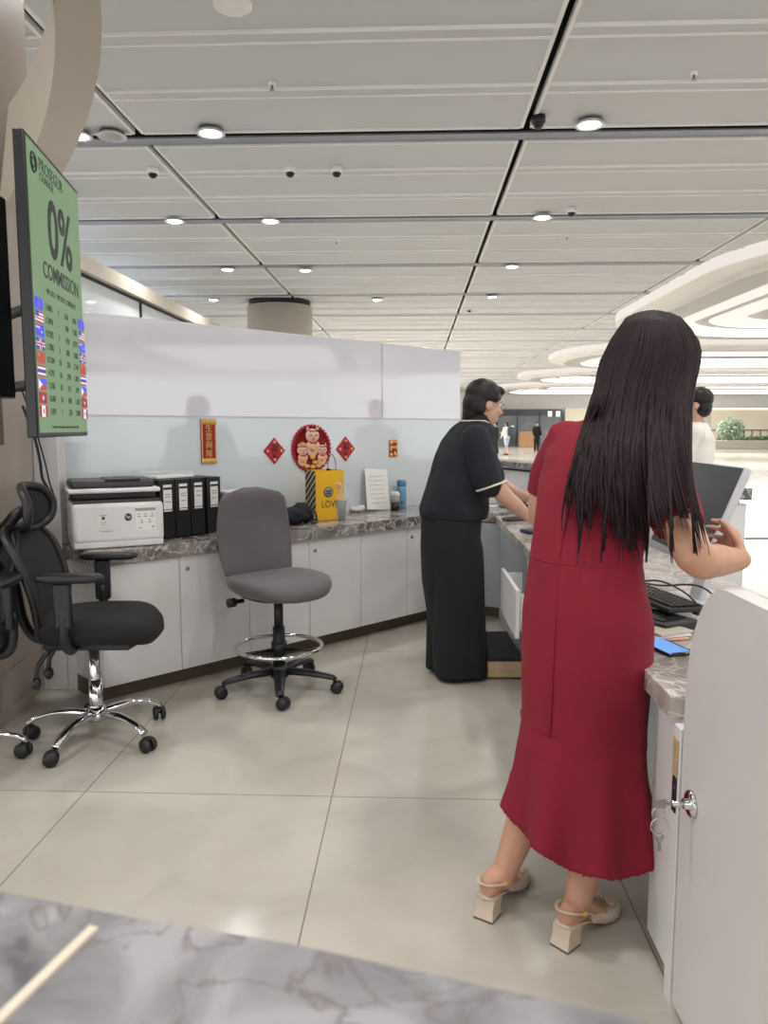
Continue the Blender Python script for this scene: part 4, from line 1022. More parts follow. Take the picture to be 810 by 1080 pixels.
# camera-like black device on base
t = thing('desk_camera', 'black round-headed device on a base behind the keyboard', 'webcam', (.96, 3.02, ZK), RAD(-140))
L3(MB().use('plastic').box((0, 0, .03), (.11, .12, .06), .012), 'base', None, t)
L3(MB().use('plastic').tube([(0, 0, .05), (0, 0, .11)], [.03, .025], 14), 'neck', None, t)
L3(MB().use('plastic').ell((0, 0, .155), (.055, .065, .065), 24, 14), 'head', None, t)
L3(MB().use('gloss_black').ell((.045, 0, .165), (.02, .025, .025), 14, 8), 'lens', None, t)
t = thing('paper_sheet', 'white sheet of paper beside the monitor foot', 'paper', (1.02, 2.50, ZK), RAD(20))
L3(MB().use('paper').box((0, 0, .0015), (.10, .19, .003)), 'sheet', None, t)
for k, pts in enumerate(([(.98, 2.93, ZK + .03), (1.02, 2.80, ZK + .06), (1.05, 2.62, ZK + .05), (1.06, 2.42, ZK + .006), (1.12, 2.38, ZK + .006)], [(.99, 3.05, ZK + .01), (1.08, 2.95, ZK + .012), (1.10, 2.62, ZK + .075), (1.14, 2.44, ZK + .006)])):
    tag(MB().use('black').tube(spl(pts, 6), .0035, 6).build('cable'), ['black cable looping from the round-headed device', 'second black cable passing the monitor foot'][k], 'cable')
# far end of the desk
def lump(nm, lab, cat_, q, parts, m, rm=.006):
    b = MB().use(m)
    for c, r in parts: b.ell(q + Vector(c), r, 14, 8)
    o = b.build(nm, None, None, remesh=rm, smooth_it=2)
    for v in o.data.vertices: v.co += v.normal * .008 * noise.noise(v.co * 30)
    return tag(o, lab, cat_)
lump('plastic_bag', 'crumpled translucent plastic bag standing before the white customer counter', 'plastic bag', flat(534, 535, ZK), (((0, 0, .06), (.07, .06, .06)), ((.01, .0, .12), (.06, .05, .05)), ((-.03, .01, .052), (.05, .05, .05))), 'bluegrey')
q = flat(554, 536, ZK)
t = thing('cash_tray', 'black tray at the far desk beside the crumpled plastic bag', 'tray', q, RAD(20))
L3(MB().use('plastic').box((0, .0, .045), (.20, .16, .09), .01), 'body', None, t); L3(MB().use('paper').box((.0, -.085, .05), (.09, .004, .02)), 'slip', None, t)
for k, (px, py, m, sx, sy, rz) in enumerate(((519, 534, 'paper', .20, .14, .3), (527, 531, 'bluegrey', .16, .12, .9), (551, 541, 'paper', .18, .12, .2))):
    q = flat(px, py, ZK); t = thing('document', ['white document at the far corner of the desk', 'blue grey document overlapping the far corner', 'white document under the forearm of the woman in black'][k], 'paper', (q.x, q.y, ZK + .005 * (k == 1)), rz)
    L3(MB().use(m).box((0, 0, .002), (sx, sy, .004)), 'sheet', None, t)
q = flat(543, 549, ZK); t = thing('stamp_pad', 'flat brown stamp pad on the desk below the forearm', 'stamp pad', q, .3)
L3(MB().use('kick').box((0, 0, .011), (.17, .07, .022), .008), 'case', None, t); L3(MB().use('plastic').box((0, 0, .023), (.13, .045, .004), .001), 'lid', None, t)
q = flat(563, 562, ZK); t = thing('wallet', 'navy wallet lying open on the desk left of the red dress', 'wallet', q, .4)
L3(MB().use('navycloth').box((0, 0, .012), (.14, .10, .022), .009), 'cover', None, t)
L3(MB().use('paper').box((.02, -.03, .026), (.08, .02, .004)), 'card', None, t); L3(MB().use('navycloth').box((.03, -.07, .010), (.12, .03, .018), .007), 'flap', None, t)
# ================================================================== PEOPLE
UP = Vector((0, 0, 1))
def limb(b, pts, rad, n=14, k=4, ends=True): 
    P = spl(pts, k); R_ = []
    m = len(pts) - 1
    for i in range(len(P)):
        t = i / k; j = min(int(t), m - 1); R_.append(lerp(rad[j], rad[j + 1], t - j))
    b.tube(P, R_, n)
    if not ends: return
    b.ell(P[0], (R_[0] * .99,) * 3, 12, 8); b.ell(P[-1], (R_[-1] * .99,) * 3, 12, 8)
def hand(b, wrist, d, pn, size=.18, curl=.6, thumb=1, spread=.10):
    """wrist point, direction towards the fingers d, palm normal pn (curl goes towards it)"""
    d = d.normalized(); pn = (pn - d * pn.dot(d)).normalized(); sd = d.cross(pn) * thumb
    pl_ = size * .5
    rings = []
    for t, w, h in ((0, .026, .020), (.25, .034, .019), (.6, .041, .017), (.95, .042, .014), (1.05, .036, .009)):
        c = wrist + d * pl_ * t - pn * .002; rings.append([c + sd * (w * size / .18 * cos(a)) + pn * (h * size / .18 * sin(a)) for a in [2 * pi * j / 16 for j in range(16)]])
    b.loft(rings)
    for k, (o_, L) in enumerate(((.029, .44), (.010, .50), (-.010, .46), (-.028, .36))):
        p = wrist + d * pl_ * .9 + sd * o_ * size / .18; ang = spread * (1.5 - k) * .5; a = 0.0; pts = [p]
        for seg, f in enumerate((.45, .32, .25)):
            a += curl * (.7, 1.0, .8)[seg]
            dir_ = (d * cos(a) + pn * sin(a)) + sd * ang; p = p + dir_.normalized() * L * size * f; pts.append(p)
        r0 = .0088 * size / .18; b.tube(pts, [r0 * 1.05, r0, r0 * .92, r0 * .75], 10); b.ell(pts[-1], (r0 * .76,) * 3, 8, 6); b.ell(pts[1], (r0 * 1.02,) * 3, 8, 6); b.ell(pts[2], (r0 * .95,) * 3, 8, 6)
    p = wrist + d * pl_ * .22 + sd * .027 * size / .18; pts = [p]
    for seg, f in enumerate((.2, .19, .15)):
        a = (.75, .45, .15)[seg]; dir_ = d * cos(a) + sd * sin(a) + pn * (.35 + .3 * curl); p = p + dir_.normalized() * size * f; pts.append(p)
    r0 = .0105 * size / .18; b.tube(pts, [r0 * 1.2, r0 * 1.1, r0, r0 * .7], 10); b.ell(pts[-1], (r0 * .72,) * 3, 8, 6)
def head(b, c, f, up, s_=1.0):
    """skull, jaw, nose, ears, lips round centre c facing f"""
    f = f.normalized(); r = f.cross(up).normalized(); u_ = r.cross(f)
    Mx = Matrix((r, f, u_)).transposed()
    P = lambda x, y, z: c + Mx @ Vector((x, y, z)) * s_
    b.ell(P(0, -.012, .02), (.074 * s_, .092 * s_, .098 * s_), 20, 14, Mx)
    b.ell(P(0, .022, -.045), (.058 * s_, .066 * s_, .07 * s_), 18, 12, Mx); b.ell(P(0, .052, -.095), (.026 * s_, .024 * s_, .02 * s_), 12, 8, Mx)
    b.tube([P(0, .083, .012), P(0, .104, -.028), P(0, .088, -.036)], [.008 * s_, .0145 * s_, .008 * s_], 10)
    for q in (-1, 1):
        b.ell(P(q * .012, .09, -.032), (.008 * s_, .009 * s_, .007 * s_), 8, 6)
        b.ell(P(q * .074, -.008, -.012), (.009 * s_, .019 * s_, .030 * s_), 12, 8, Mx); b.ell(P(q * .036, .062, -.022), (.022 * s_, .018 * s_, .02 * s_), 10, 8, Mx)
        b.ell(P(q * .032, .074, .026), (.022 * s_, .010 * s_, .007 * s_), 10, 6, Mx)
    b.ell(P(0, .083, -.060), (.022 * s_, .010 * s_, .006 * s_), 10, 6, Mx); b.ell(P(0, .080, -.070), (.019 * s_, .010 * s_, .007 * s_), 10, 6, Mx)
    return P, Mx
def eyes(root, P, Mx, s_=1.0):
    for q in (-1, 1):
        MB().use('paper').ell(P(q * .031, .0705, .006), (.0135 * s_, .012 * s_, .010 * s_), 12, 8, Mx).use('ink').ell(P(q * .031, .0815, .006), (.0055 * s_, .003 * s_, .0055 * s_), 10, 6, Mx).build('eye', None, root)
# ------------------------------------------------------------------ woman in red
Rt = Vector((.707, -.707, 0)); Fw = Vector((.707, .707, 0))
root = thing('person', 'person with long dark hair in a red flared dress, seen from behind at the desk', 'person', (.45, 2.0, 0), 0)
tor = [(610, 868, 2.07, .215, .19), (611, 815, 2.07, .187, .172), (614, 762, 2.08, .174, .165), (616, 725, 2.085, .182, .165), (617, 690, 2.09, .188, .162), (618, 650, 2.10, .186, .157), (617, 612, 2.11, .166, .142), (617, 588, 2.115, .157, .135), (621, 555, 2.13, .160, .130), (629, 515, 2.155, .175, .128), (640, 480, 2.18, .190, .118), (648, 458, 2.20, .185, .098), (653, 446, 2.215, .145, .078), (658, 440, 2.225, .095, .062)]
def torso(b, shrink=0.0, start=0, wave=False):
    rings = []
    for i, (px, py, Y, a_, b_) in enumerate(tor[start:]):
        c = at(px, py, Y); n = 56; r = []
        for j in range(n):
            t = 2 * pi * j / n; k = 1.0; dz = 0
            if wave and i + start <= 2:
                amp = (.115, .05, .004)[i + start]; k = 1 + amp * sin(8 * t + pi / 2)
                dz = (.015 * sin(8 * t + pi / 2) if i == 0 else 0)
                if i == 0: dz += -.055 * cos(t) + .02 * sin(t)
            r.append(c + Rt * ((a_ - shrink) * k * cos(t)) + Fw * ((b_ - shrink) * k * sin(t)) + UP * dz)
        rings.append(r)
        if wave and i == 0: rings[:0] = [[c + UP * .05 + (p - c) * .4 for p in r], [p + UP * .004 - (p - c) * .28 for p in r]]
    b.loft(rings)
SL, SR_ = at(594, 462, 2.31), at(700, 487, 2.09)
# body
b = MB(); torso(b, .014, 3)
EL, WL = at(573, 548, 2.38), at(640, 590, 2.66); WL.z = .86
limb(b, [SL, at(578, 505, 2.36), EL, lerp(EL, WL, .5) , WL], [.052, .047, .041, .037, .027])
hand(b, WL, Vector((.75, .55, -.25)), Vector((0, 0, -1)), .17, .35, 1)
ER, WR = at(733, 587, 1.90), at(781, 590, 2.02)
limb(b, [SR_, at(714, 535, 2.01), ER, lerp(ER, WR, .5) + Vector((0, 0, -.006)), WR], [.055, .051, .048, .043, .028])
hand(b, WR, Vector((.10, .80, .42)), Vector((-1, .15, .05)), .175, .62, 1, .22)
NK = at(662, 428, 2.24); HC = at(688, 383, 2.31)
limb(b, [at(655, 450, 2.22), NK, HC - UP * .06], [.07, .052, .05])
HF = Vector((.62, .70, -.30)).normalized(); HR = HF.cross(UP).normalized(); HU = HR.cross(HF)
P, HMx = head(b, HC, HF, UP, 1.06)
hipc = at(618, 690, 2.09)
AN = {}
for nm, s_, kx, ky, cx_, cy_, ax_, ay_, Yk, Yc, Ya in (('l', -1, 578, 790, 555, 858, 530, 926, 2.16, 2.12, 2.085), ('r', 1, 628, 815, 621, 893, 607, 958, 2.05, 2.0, 1.955)):
    hp_ = hipc + Rt * s_ * .085; kn, cf_, an = at(kx, ky, Yk), at(cx_, cy_, Yc), at(ax_, ay_, Ya)
    limb(b, [hp_, kn, cf_, an], [.085, .060, .053, .033]); AN[s_] = an
FD = {-1: Vector((.55, .83, 0)).normalized(), 1: Vector((.74, .67, 0)).normalized()}
for s_ in (-1, 1):
    an, fd = AN[s_], FD[s_]; fs = Vector((fd.y, -fd.x, 0)); base = Vector((an.x - (.022 if s_ < 0 else 0), an.y, 0)) - fd * .012
    prof = [(-.045, .082, .020, .022), (-.03, .085, .028, .030), (0, .088, .031, .038), (.04, .080, .033, .040), (.08, .058, .036, .030), (.12, .036, .040, .020), (.15, .026, .038, .014), (.185, .022, .028, .010), (.20, .020, .012, .006)]
    b.loft([[base + fd * x + UP * (z - .0) + fs * (w * cos(a)) + UP * (h * sin(a)) for a in [2 * pi * j / 16 for j in range(16)]] for x, z, w, h in prof])
    b.tube([an + UP * .03, an, base + UP * .10 + fd * .0], [.033, .034, .034], 14)
body = b.use('skin').build('body', None, root, remesh=.0052, smooth_it=5)
eyes(root, P, HMx, 1.06)
# shoes
for s_ in (-1, 1):
    an, fd = AN[s_], FD[s_]; fs = Vector((fd.y, -fd.x, 0)); base = Vector((an.x - (.022 if s_ < 0 else 0), an.y, 0)) - fd * .012
    Q = lambda x, y, z: base + fd * x + fs * y + UP * z
    up_ = []
    for x, zb_, w, zt, open_ in ((.045, .046, .037, .075, 1), (.075, .034, .040, .075, 1), (.105, .020, .043, .060, 1), (.135, .012, .045, .052, 0), (.165, .010, .042, .046, 0), (.19, .010, .034, .040, 0), (.212, .012, .020, .032, 0), (.222, .014, .006, .024, 0)):
        r = []
        for j in range(21):
            a = pi * j / 20; top = zb_ + (zt - zb_) * sin(a) ** .6
            if open_: top = min(top, zb_ + (zt - zb_) * (.80 if x > .09 else .6))
            r.append(Q(x, w * cos(a), top))
        for j in range(1, 8): r.append(Q(x, -w + 2 * w * j / 8, zb_))
        up_.append(r)
    sh = MB().use('beige').loft(up_).build('shoe', None, root)
    MB().use('beige').loft([[Q(x0 + x * k, y * k, z) for x, y in ((-.027, -.026), (.026, -.026), (.026, .026), (-.027, .026))] for z, k, x0 in ((.006, 1.12, -.032), (.03, 1.0, -.028), (.060, 1.06, -.022))], smooth=False).use('sole').loft([[Q(-.032 + x * k, y * k, z) for x, y in ((-.027, -.026), (.026, -.026), (.026, .026), (-.027, .026))] for z, k in ((.0, 1.13), (.0065, 1.13))], smooth=False).build('heel', None, sh)
    MB().use('beige').loft([[Q(x, w * cos(a), z + .004 * sin(a)) for a in [2 * pi * j / 16 for j in range(16)]] for x, w, z in ((-.056, .012, .064), (-.045, .028, .063), (-.01, .032, .060), (.03, .031, .050), (.07, .034, .032), (.11, .039, .013), (.16, .038, .006), (.20, .025, .007), (.222, .008, .009))]).build('sole', None, sh)
    st = [Q(.06, .038, .052), Q(.02, .040, .085), Q(-.025, .033, .100), Q(-.052, .012, .106), Q(-.054, -.012, .106), Q(-.025, -.033, .100), Q(.02, -.040, .085), Q(.06, -.038, .052)]
    MB().use('beige').tube(spl(st, 5), .0062, 8, flat_=.45, up=(0, 0, 1)).build('strap', None, sh)
    MB().use('gold').box(Q(.0, .038, .094), (.012, .012, .012), .003).build('buckle', None, sh)
    bw = MB().use('beige'); mz = Matrix((fd, fs, UP)).transposed()
    for q in (-1, 1): bw.ell(Q(.148, q * .020, .058), (.010, .021, .011), 12, 8, mz @ Rz(q * .35))
    bw.ell(Q(.148, 0, .058), (.009, .008, .009), 10, 6, mz); bw.build('bow', None, sh)
# dress
b = MB().use('red'); torso(b, 0, 0, True)
limb(b, [SL + Vector((.02, -.02, .01)), at(580, 498, 2.355), at(574, 522, 2.375)], [.066, .059, .058], 18, ends=False); b.ell(SL + Vector((.01, -.01, -.006)), (.063, .063, .060), 16, 10)
limb(b, [SR_ + Vector((-.02, .02, .01)), at(709, 528, 2.03), at(717, 556, 1.975)], [.074, .069, .068], 18, ends=False); b.ell(SR_ + Vector((-.01, .01, .0)), (.072, .072, .07), 16, 10)
dr = b.build('dress', None, root, remesh=.0075, smooth_it=7)
for v in dr.data.vertices:
    if .5 < v.co.z < 1.25: v.co += v.normal * .006 * noise.noise(Vector((v.co.x * 9, v.co.y * 9, v.co.z * 5)))
# centre back seam and waist seam
def backpt(py, Y, o=.0, push=.0):
    for i in range(len(tor) - 1):
        if tor[i][1] >= py >= tor[i + 1][1]:
            t = (tor[i][1] - py) / (tor[i][1] - tor[i + 1][1]); q = [lerp(u_, v_, t) for u_, v_ in zip(tor[i], tor[i + 1])]
            return at(q[0], py, q[2]) - Fw * (q[4] + push) + Rt * o
MB().use('red').tube([backpt(y, 2, 0, .0005) for y in range(760, 470, -12)], .0028, 6).build('seam', None, root)
def ringseam(py, push):
    for i in range(len(tor) - 1):
        if tor[i][1] >= py >= tor[i + 1][1]:
            t_ = (tor[i][1] - py) / (tor[i][1] - tor[i + 1][1]); q = [lerp(u_, v_, t_) for u_, v_ in zip(tor[i], tor[i + 1])]
            c = at(q[0], py, q[2]); return [c + Rt * (q[3] + push) * cos(a) + Fw * (q[4] + push) * sin(a) - UP * .0 for a in [2 * pi * j / 60 for j in range(61)]]
MB().use('red').tube(ringseam(588, -.0005), .0022, 6, cap=False).build('seam', None, root)
MB().use('red').tube(ringseam(757, -.001), .0018, 6, cap=False).build('seam', None, root)
# bracelet
MB().use('gold').torus(lerp(ER, WR, .90), .0325, .0010, 32, 6, (WR - ER).to_track_quat('Z', 'Y').to_matrix()).build('bracelet', None, root)
# hair: a cap over the skull and several hundred locks falling over the back
b = MB().use('hair')
_bk = {}
def backY(px, py):
    k_ = (round(px / 4), round(py / 4))
    if k_ not in _bk: _bk[k_] = backY_(k_[0] * 4, k_[1] * 4)
    return _bk[k_]
def backY_(px, py):                                     # how far away the dress's back surface lies on this sight line
    for i in range(len(tor) - 1):
        if tor[i][1] >= py >= tor[i + 1][1]:
            t = (tor[i][1] - py) / (tor[i][1] - tor[i + 1][1]); q = [lerp(u_, v_, t) for u_, v_ in zip(tor[i], tor[i + 1])]
            c = at(q[0], py, q[2]); best = None
            for j in range(64):
                a = 2 * pi * j / 64; p = c + Rt * q[3] * cos(a) + Fw * q[4] * sin(a)
                x = 405 + FPX * p.x / (p.y * CP - (p.z - EYE) * SP)
                if abs(x - px) < 9 and (best is None or p.y < best): best = p.y
            return best
    return None
b.ell(HC + HF * -.012 + HU * .022, (.093, .112, .112), 28, 18, Matrix((HR, HF, HU)).transposed())
b.ell(HC - HF * .03 - HU * .05, (.086, .082, .13), 24, 16, Matrix((HR, HF, HU)).transposed())
LEFT = [(327, 676), (330, 668), (336, 660), (358, 646), (383, 634.5), (409, 628), (436, 618), (470, 606), (510, 597), (550, 594), (590, 592)]
RIGHT = [(327, 702), (330, 711), (336, 719), (345, 727), (361, 737), (375, 739), (392, 734), (410, 729), (430, 727), (470, 729), (510, 734), (550, 742), (590, 748)]
def edge(T_, y):
    if y <= T_[0][0]: return T_[0][1]
    for (y0, x0), (y1, x1) in zip(T_, T_[1:]):
        if y0 <= y <= y1: return lerp(x0, x1, (y - y0) / (y1 - y0))
    return T_[-1][1]
rnd = random.Random(3)
def lock(s_, yend, r, dep, wob):
    pts = []; y = 328 + 6 * abs(s_ * 2 - 1) ** 3 + rnd.random() * 2
    while y < yend:
        l_, r_ = edge(LEFT, y), edge(RIGHT, y)
        x = lerp(l_, r_, s_) + wob * sin(y * .03 + s_ * 40) * min(1, (y - 330) / 120)
        # depth: round the head above, hanging in front of the back below
        u_ = (x - (l_ + r_) / 2) / max(4, (r_ - l_) / 2); rd = sqrt(max(0, 1 - min(1, u_ * u_)))
        yy = min(1, max(0, (y - 327) / 62)); hd = HC.y + .03 - .135 * rd * (sqrt(1 - (1 - yy) ** 2) if yy < 1 else 1)
        by = backY(x, y); tgt = (by if by else 2.15) - .016
        if x > 684 and y > 440: tgt = min(tgt, lerp(2.06, 1.865, min(1, (y - 440) / 115)))
        k = min(1, max(0, (y - 370) / 100)); k = k * k * (3 - 2 * k)
        Yv = lerp(hd, min(hd + .02, tgt), k) - dep
        pts.append(at(x, y, Yv)); y += 12
    if len(pts) < 4: return
    n = len(pts); rad = [r * (.7 + .3 * min(1, i / 4)) * (1 if i < n * .6 else max(.08, 1 - ((i / n) - .6) / .4 * .95)) for i in range(n)]
    b.tube(pts, rad, 6, flat_=.6)
for i in range(520):
    s_ = (i + rnd.random()) / 520; mid = 1 - abs(s_ - .5) * 2
    cl = .5 + .5 * sin(s_ * 47) * cos(s_ * 19 + 1)                 # locks gather into tails of different length
    ye = 515 + 68 * cl + 35 * rnd.random() * mid + (14 if rnd.random() < .15 else 0)
    if s_ > .90: ye = 540 + 55 * rnd.random()
    if s_ < .08: ye = 490 + 75 * rnd.random()
    lock(s_, min(ye, 597), .0048 + .0028 * rnd.random(), .014 * rnd.random(), 2.5 + 3 * rnd.random())
for i in range(150):                                   # inner layer, shorter, fills the upper part
    s_ = .06 + .88 * rnd.random(); lock(s_, 455 + 45 * rnd.random(), .010, -.018, 1)
b.build('hair', None, root)
# ------------------------------------------------------------------ woman in black
F2 = Vector((.93, .37, 0)).normalized(); R2 = Vector((F2.y, -F2.x, 0))
root = thing('person', 'short-haired person in a black polo shirt and wide black trousers facing the desk', 'person', (.40, 4.22, 0), 0)
K = lambda px, py, dy=0: at(px, py, 4.22 + dy)
def rng(px, py, fb, rb, n=36, dy=0): 
    c = K(px, py, dy); return [c + F2 * fb * cos(2 * pi * j / n) + R2 * rb * sin(2 * pi * j / n) for j in range(n)]
b = MB().use('skin2')
b.loft([rng(475, 588, .09, .12), rng(476, 560, .12, .16), rng(480, 525, .13, .17), rng(487, 495, .125, .17), rng(493, 470, .11, .165), rng(499, 452, .085, .15), rng(502, 444, .06, .08)])
HC2 = K(511.5, 426); HF2 = Vector((.93, .30, -.22)).normalized()
limb(b, [K(499, 456), K(503, 444), HC2 - UP * .04 - F2 * .02], [.065, .056, .054])
P2, M2 = head(b, HC2, HF2, UP, 1.02)
SR2, SL2 = K(502, 463, -.17), K(502, 460, .19)
E2, W2 = K(531, 522, -.20), K(557, 545, -.10); 
limb(b, [SR2, K(514, 498, -.21), E2, lerp(E2, W2, .5), W2], [.055, .052, .046, .042, .028])
hand(b, W2, Vector((.8, .3, -.25)), Vector((0, 0, -1)), .17, .3, 1)
W2l = flat(566, 528, ZD + .06)
limb(b, [SL2, K(520, 500, .26), lerp(K(530, 515, .3), W2l, .15), W2l], [.055, .05, .045, .028]); hand(b, W2l, Vector((.8, -.2, -.15)), Vector((0, 0, -1)), .17, .3, -1)
for s_ in (-1, 1):
    f_ = Vector((.40, 4.22, 0)) + R2 * s_ * .085; c = K(476, 600) + R2 * s_ * .07; c2_ = K(479, 660) + R2 * s_ * .07 + F2 * .01
    limb(b, [c, c2_, f_ + UP * .09 - F2 * .02], [.08, .05, .04])
b.build('body', None, root, remesh=.007, smooth_it=4); eyes(root, P2, M2, 1.02)
# polo
b = MB().use('navy')
b.loft([rng(478, 546, .178, .20), rng(479, 536, .190, .205), rng(481, 520, .178, .195), rng(486, 500, .165, .195), rng(490, 480, .155, .195), rng(494, 465, .138, .185), rng(498, 453, .11, .165), rng(501, 445, .08, .10), rng(503, 440, .066, .07)])
limb(b, [SR2 - R2 * .01, K(509, 487, -.20), K(517, 510, -.21)], [.080, .076, .078], 18); limb(b, [SL2, K(512, 485, .22), K(519, 505, .25)], [.08, .075, .075], 18)
po = b.build('polo_shirt', None, root, remesh=.009, smooth_it=6)
for v in po.data.vertices: v.co += v.normal * .010 * noise.noise(Vector((v.co.x * 11, v.co.y * 11, v.co.z * 8)))
c = K(518.2, 512.5, -.21); ax_ = (K(517, 510, -.21) - K(509, 487, -.20)).normalized(); e1 = ax_.orthogonal().normalized(); e2 = ax_.cross(e1)
MB().use('piping').tube([c + (e1 * cos(a) + e2 * sin(a)) * .080 for a in [2 * pi * j / 32 for j in range(33)]], .0055, 6, cap=False).build('sleeve_piping', None, root)
c = K(501.5, 440.5); 
MB().use('navy').loft([[c + UP * dz + F2 * (a_ * cos(t) + .004) + R2 * b_ * sin(t) + UP * (-.035 * max(0, cos(t))) for t in [2 * pi * j / 32 for j in range(33)]] for dz, a_, b_ in ((-.02, .080, .092), (.022, .070, .076), (.026, .064, .070), (.0, .068, .072))], cap=False).build('collar', None, root)
MB().use('piping').tube([c + UP * (-.018) + F2 * (.0865 * cos(t) + .004) + R2 * .098 * sin(t) + UP * (-.040 * max(0, cos(t))) for t in [2 * pi * j / 32 for j in range(33)]], .0048, 6, cap=False).build('collar_piping', None, root)
# wide trousers
b = MB().use('trouser')
b.loft([rng(478, 527, .158, .175), rng(477, 545, .163, .19), rng(475, 575, .158, .20), rng(475, 612, .150, .195), rng(476, 650, .13, .15), rng(477, 680, .09, .10)])
def legc(py, s_): return K(lerp(475, 481, (py - 545) / 162), py) + R2 * s_ * .07 + F2 * (.022 if s_ < 0 else 0)
for s_ in (-1, 1):
    rings = []
    for py, fb, rb in ((548, .120, .10), (575, .148, .125), (620, .148, .128), (660, .152, .13), (695, .160, .135), (707, .166, .137)):
        c = legc(py, s_)
        if py == 707: c.z = .022
        q = max(0, (py - 575) / 130)
        rings.append([c + F2 * fb * (1 + .05 * sin(5 * t + s_) * q) * cos(t) + R2 * rb * (1 + .05 * cos(6 * t) * q) * sin(t) for t in [2 * pi * j / 36 for j in range(36)]])
    b.loft(rings)
tr = b.build('trousers', None, root, remesh=.009, smooth_it=14)
for v in tr.data.vertices: v.co += v.normal * .012 * noise.noise(Vector((v.co.x * 9, v.co.y * 9, v.co.z * 2.5)))
for s_ in (-1, 1):
    f_ = Vector((.375, 4.22, 0)) + R2 * s_ * .085
    MB().use('gloss_black').loft([[f_ + F2 * x + R2 * (w_ * cos(a)) + UP * max(0.0, z + h_ * sin(a)) for a in [2 * pi * j / 16 for j in range(16)]] for x, w_, h_, z in ((-.08, .02, .02, .03), (-.05, .034, .035, .035), (.05, .038, .04, .04), (.11, .042, .03, .03), (.16, .034, .022, .022), (.185, .01, .012, .014))]).build('shoe', None, root)
# short hair
b = MB().use('hair2')
Pn = lambda x, y, z: HC2 + M2 @ Vector((x, y, z))
b.ell(Pn(0, -.022, .045), (.088, .102, .088), 24, 16, M2); b.ell(Pn(0, -.055, -.01), (.080, .070, .095), 20, 14, M2); b.ell(Pn(0, -.07, -.065), (.058, .045, .055), 16, 10, M2)
b.ell(Pn(0, .045, .082), (.066, .05, .030), 18, 10, M2)
for q in (-1, 1): b.ell(Pn(q * .068, .018, .045), (.017, .03, .04), 12, 8, M2); b.ell(Pn(q * .064, -.045, -.02), (.02, .026, .05), 12, 8, M2)
hr = b.build('hair', None, root, remesh=.006, smooth_it=3)
for v in hr.data.vertices: v.co += v.normal * .004 * noise.noise(Vector((v.co.x * 45, v.co.y * 45, v.co.z * 12)))
# glasses
b = MB().use('steel')
for q in (-1, 1):
    b.tube([Pn(q * .034 + .023 * cos(t), .096, .002 + .018 * sin(t)) for t in [2 * pi * j / 20 for j in range(21)]], .0014, 6, cap=False); b.tube([Pn(q * .057, .095, .006), Pn(q * .077, .05, .010), Pn(q * .08, -.01, .008)], .0014, 6)
b.tube([Pn(-.011, .098, .004), Pn(.011, .098, .004)], .0014, 6); b.build('glasses', None, root)
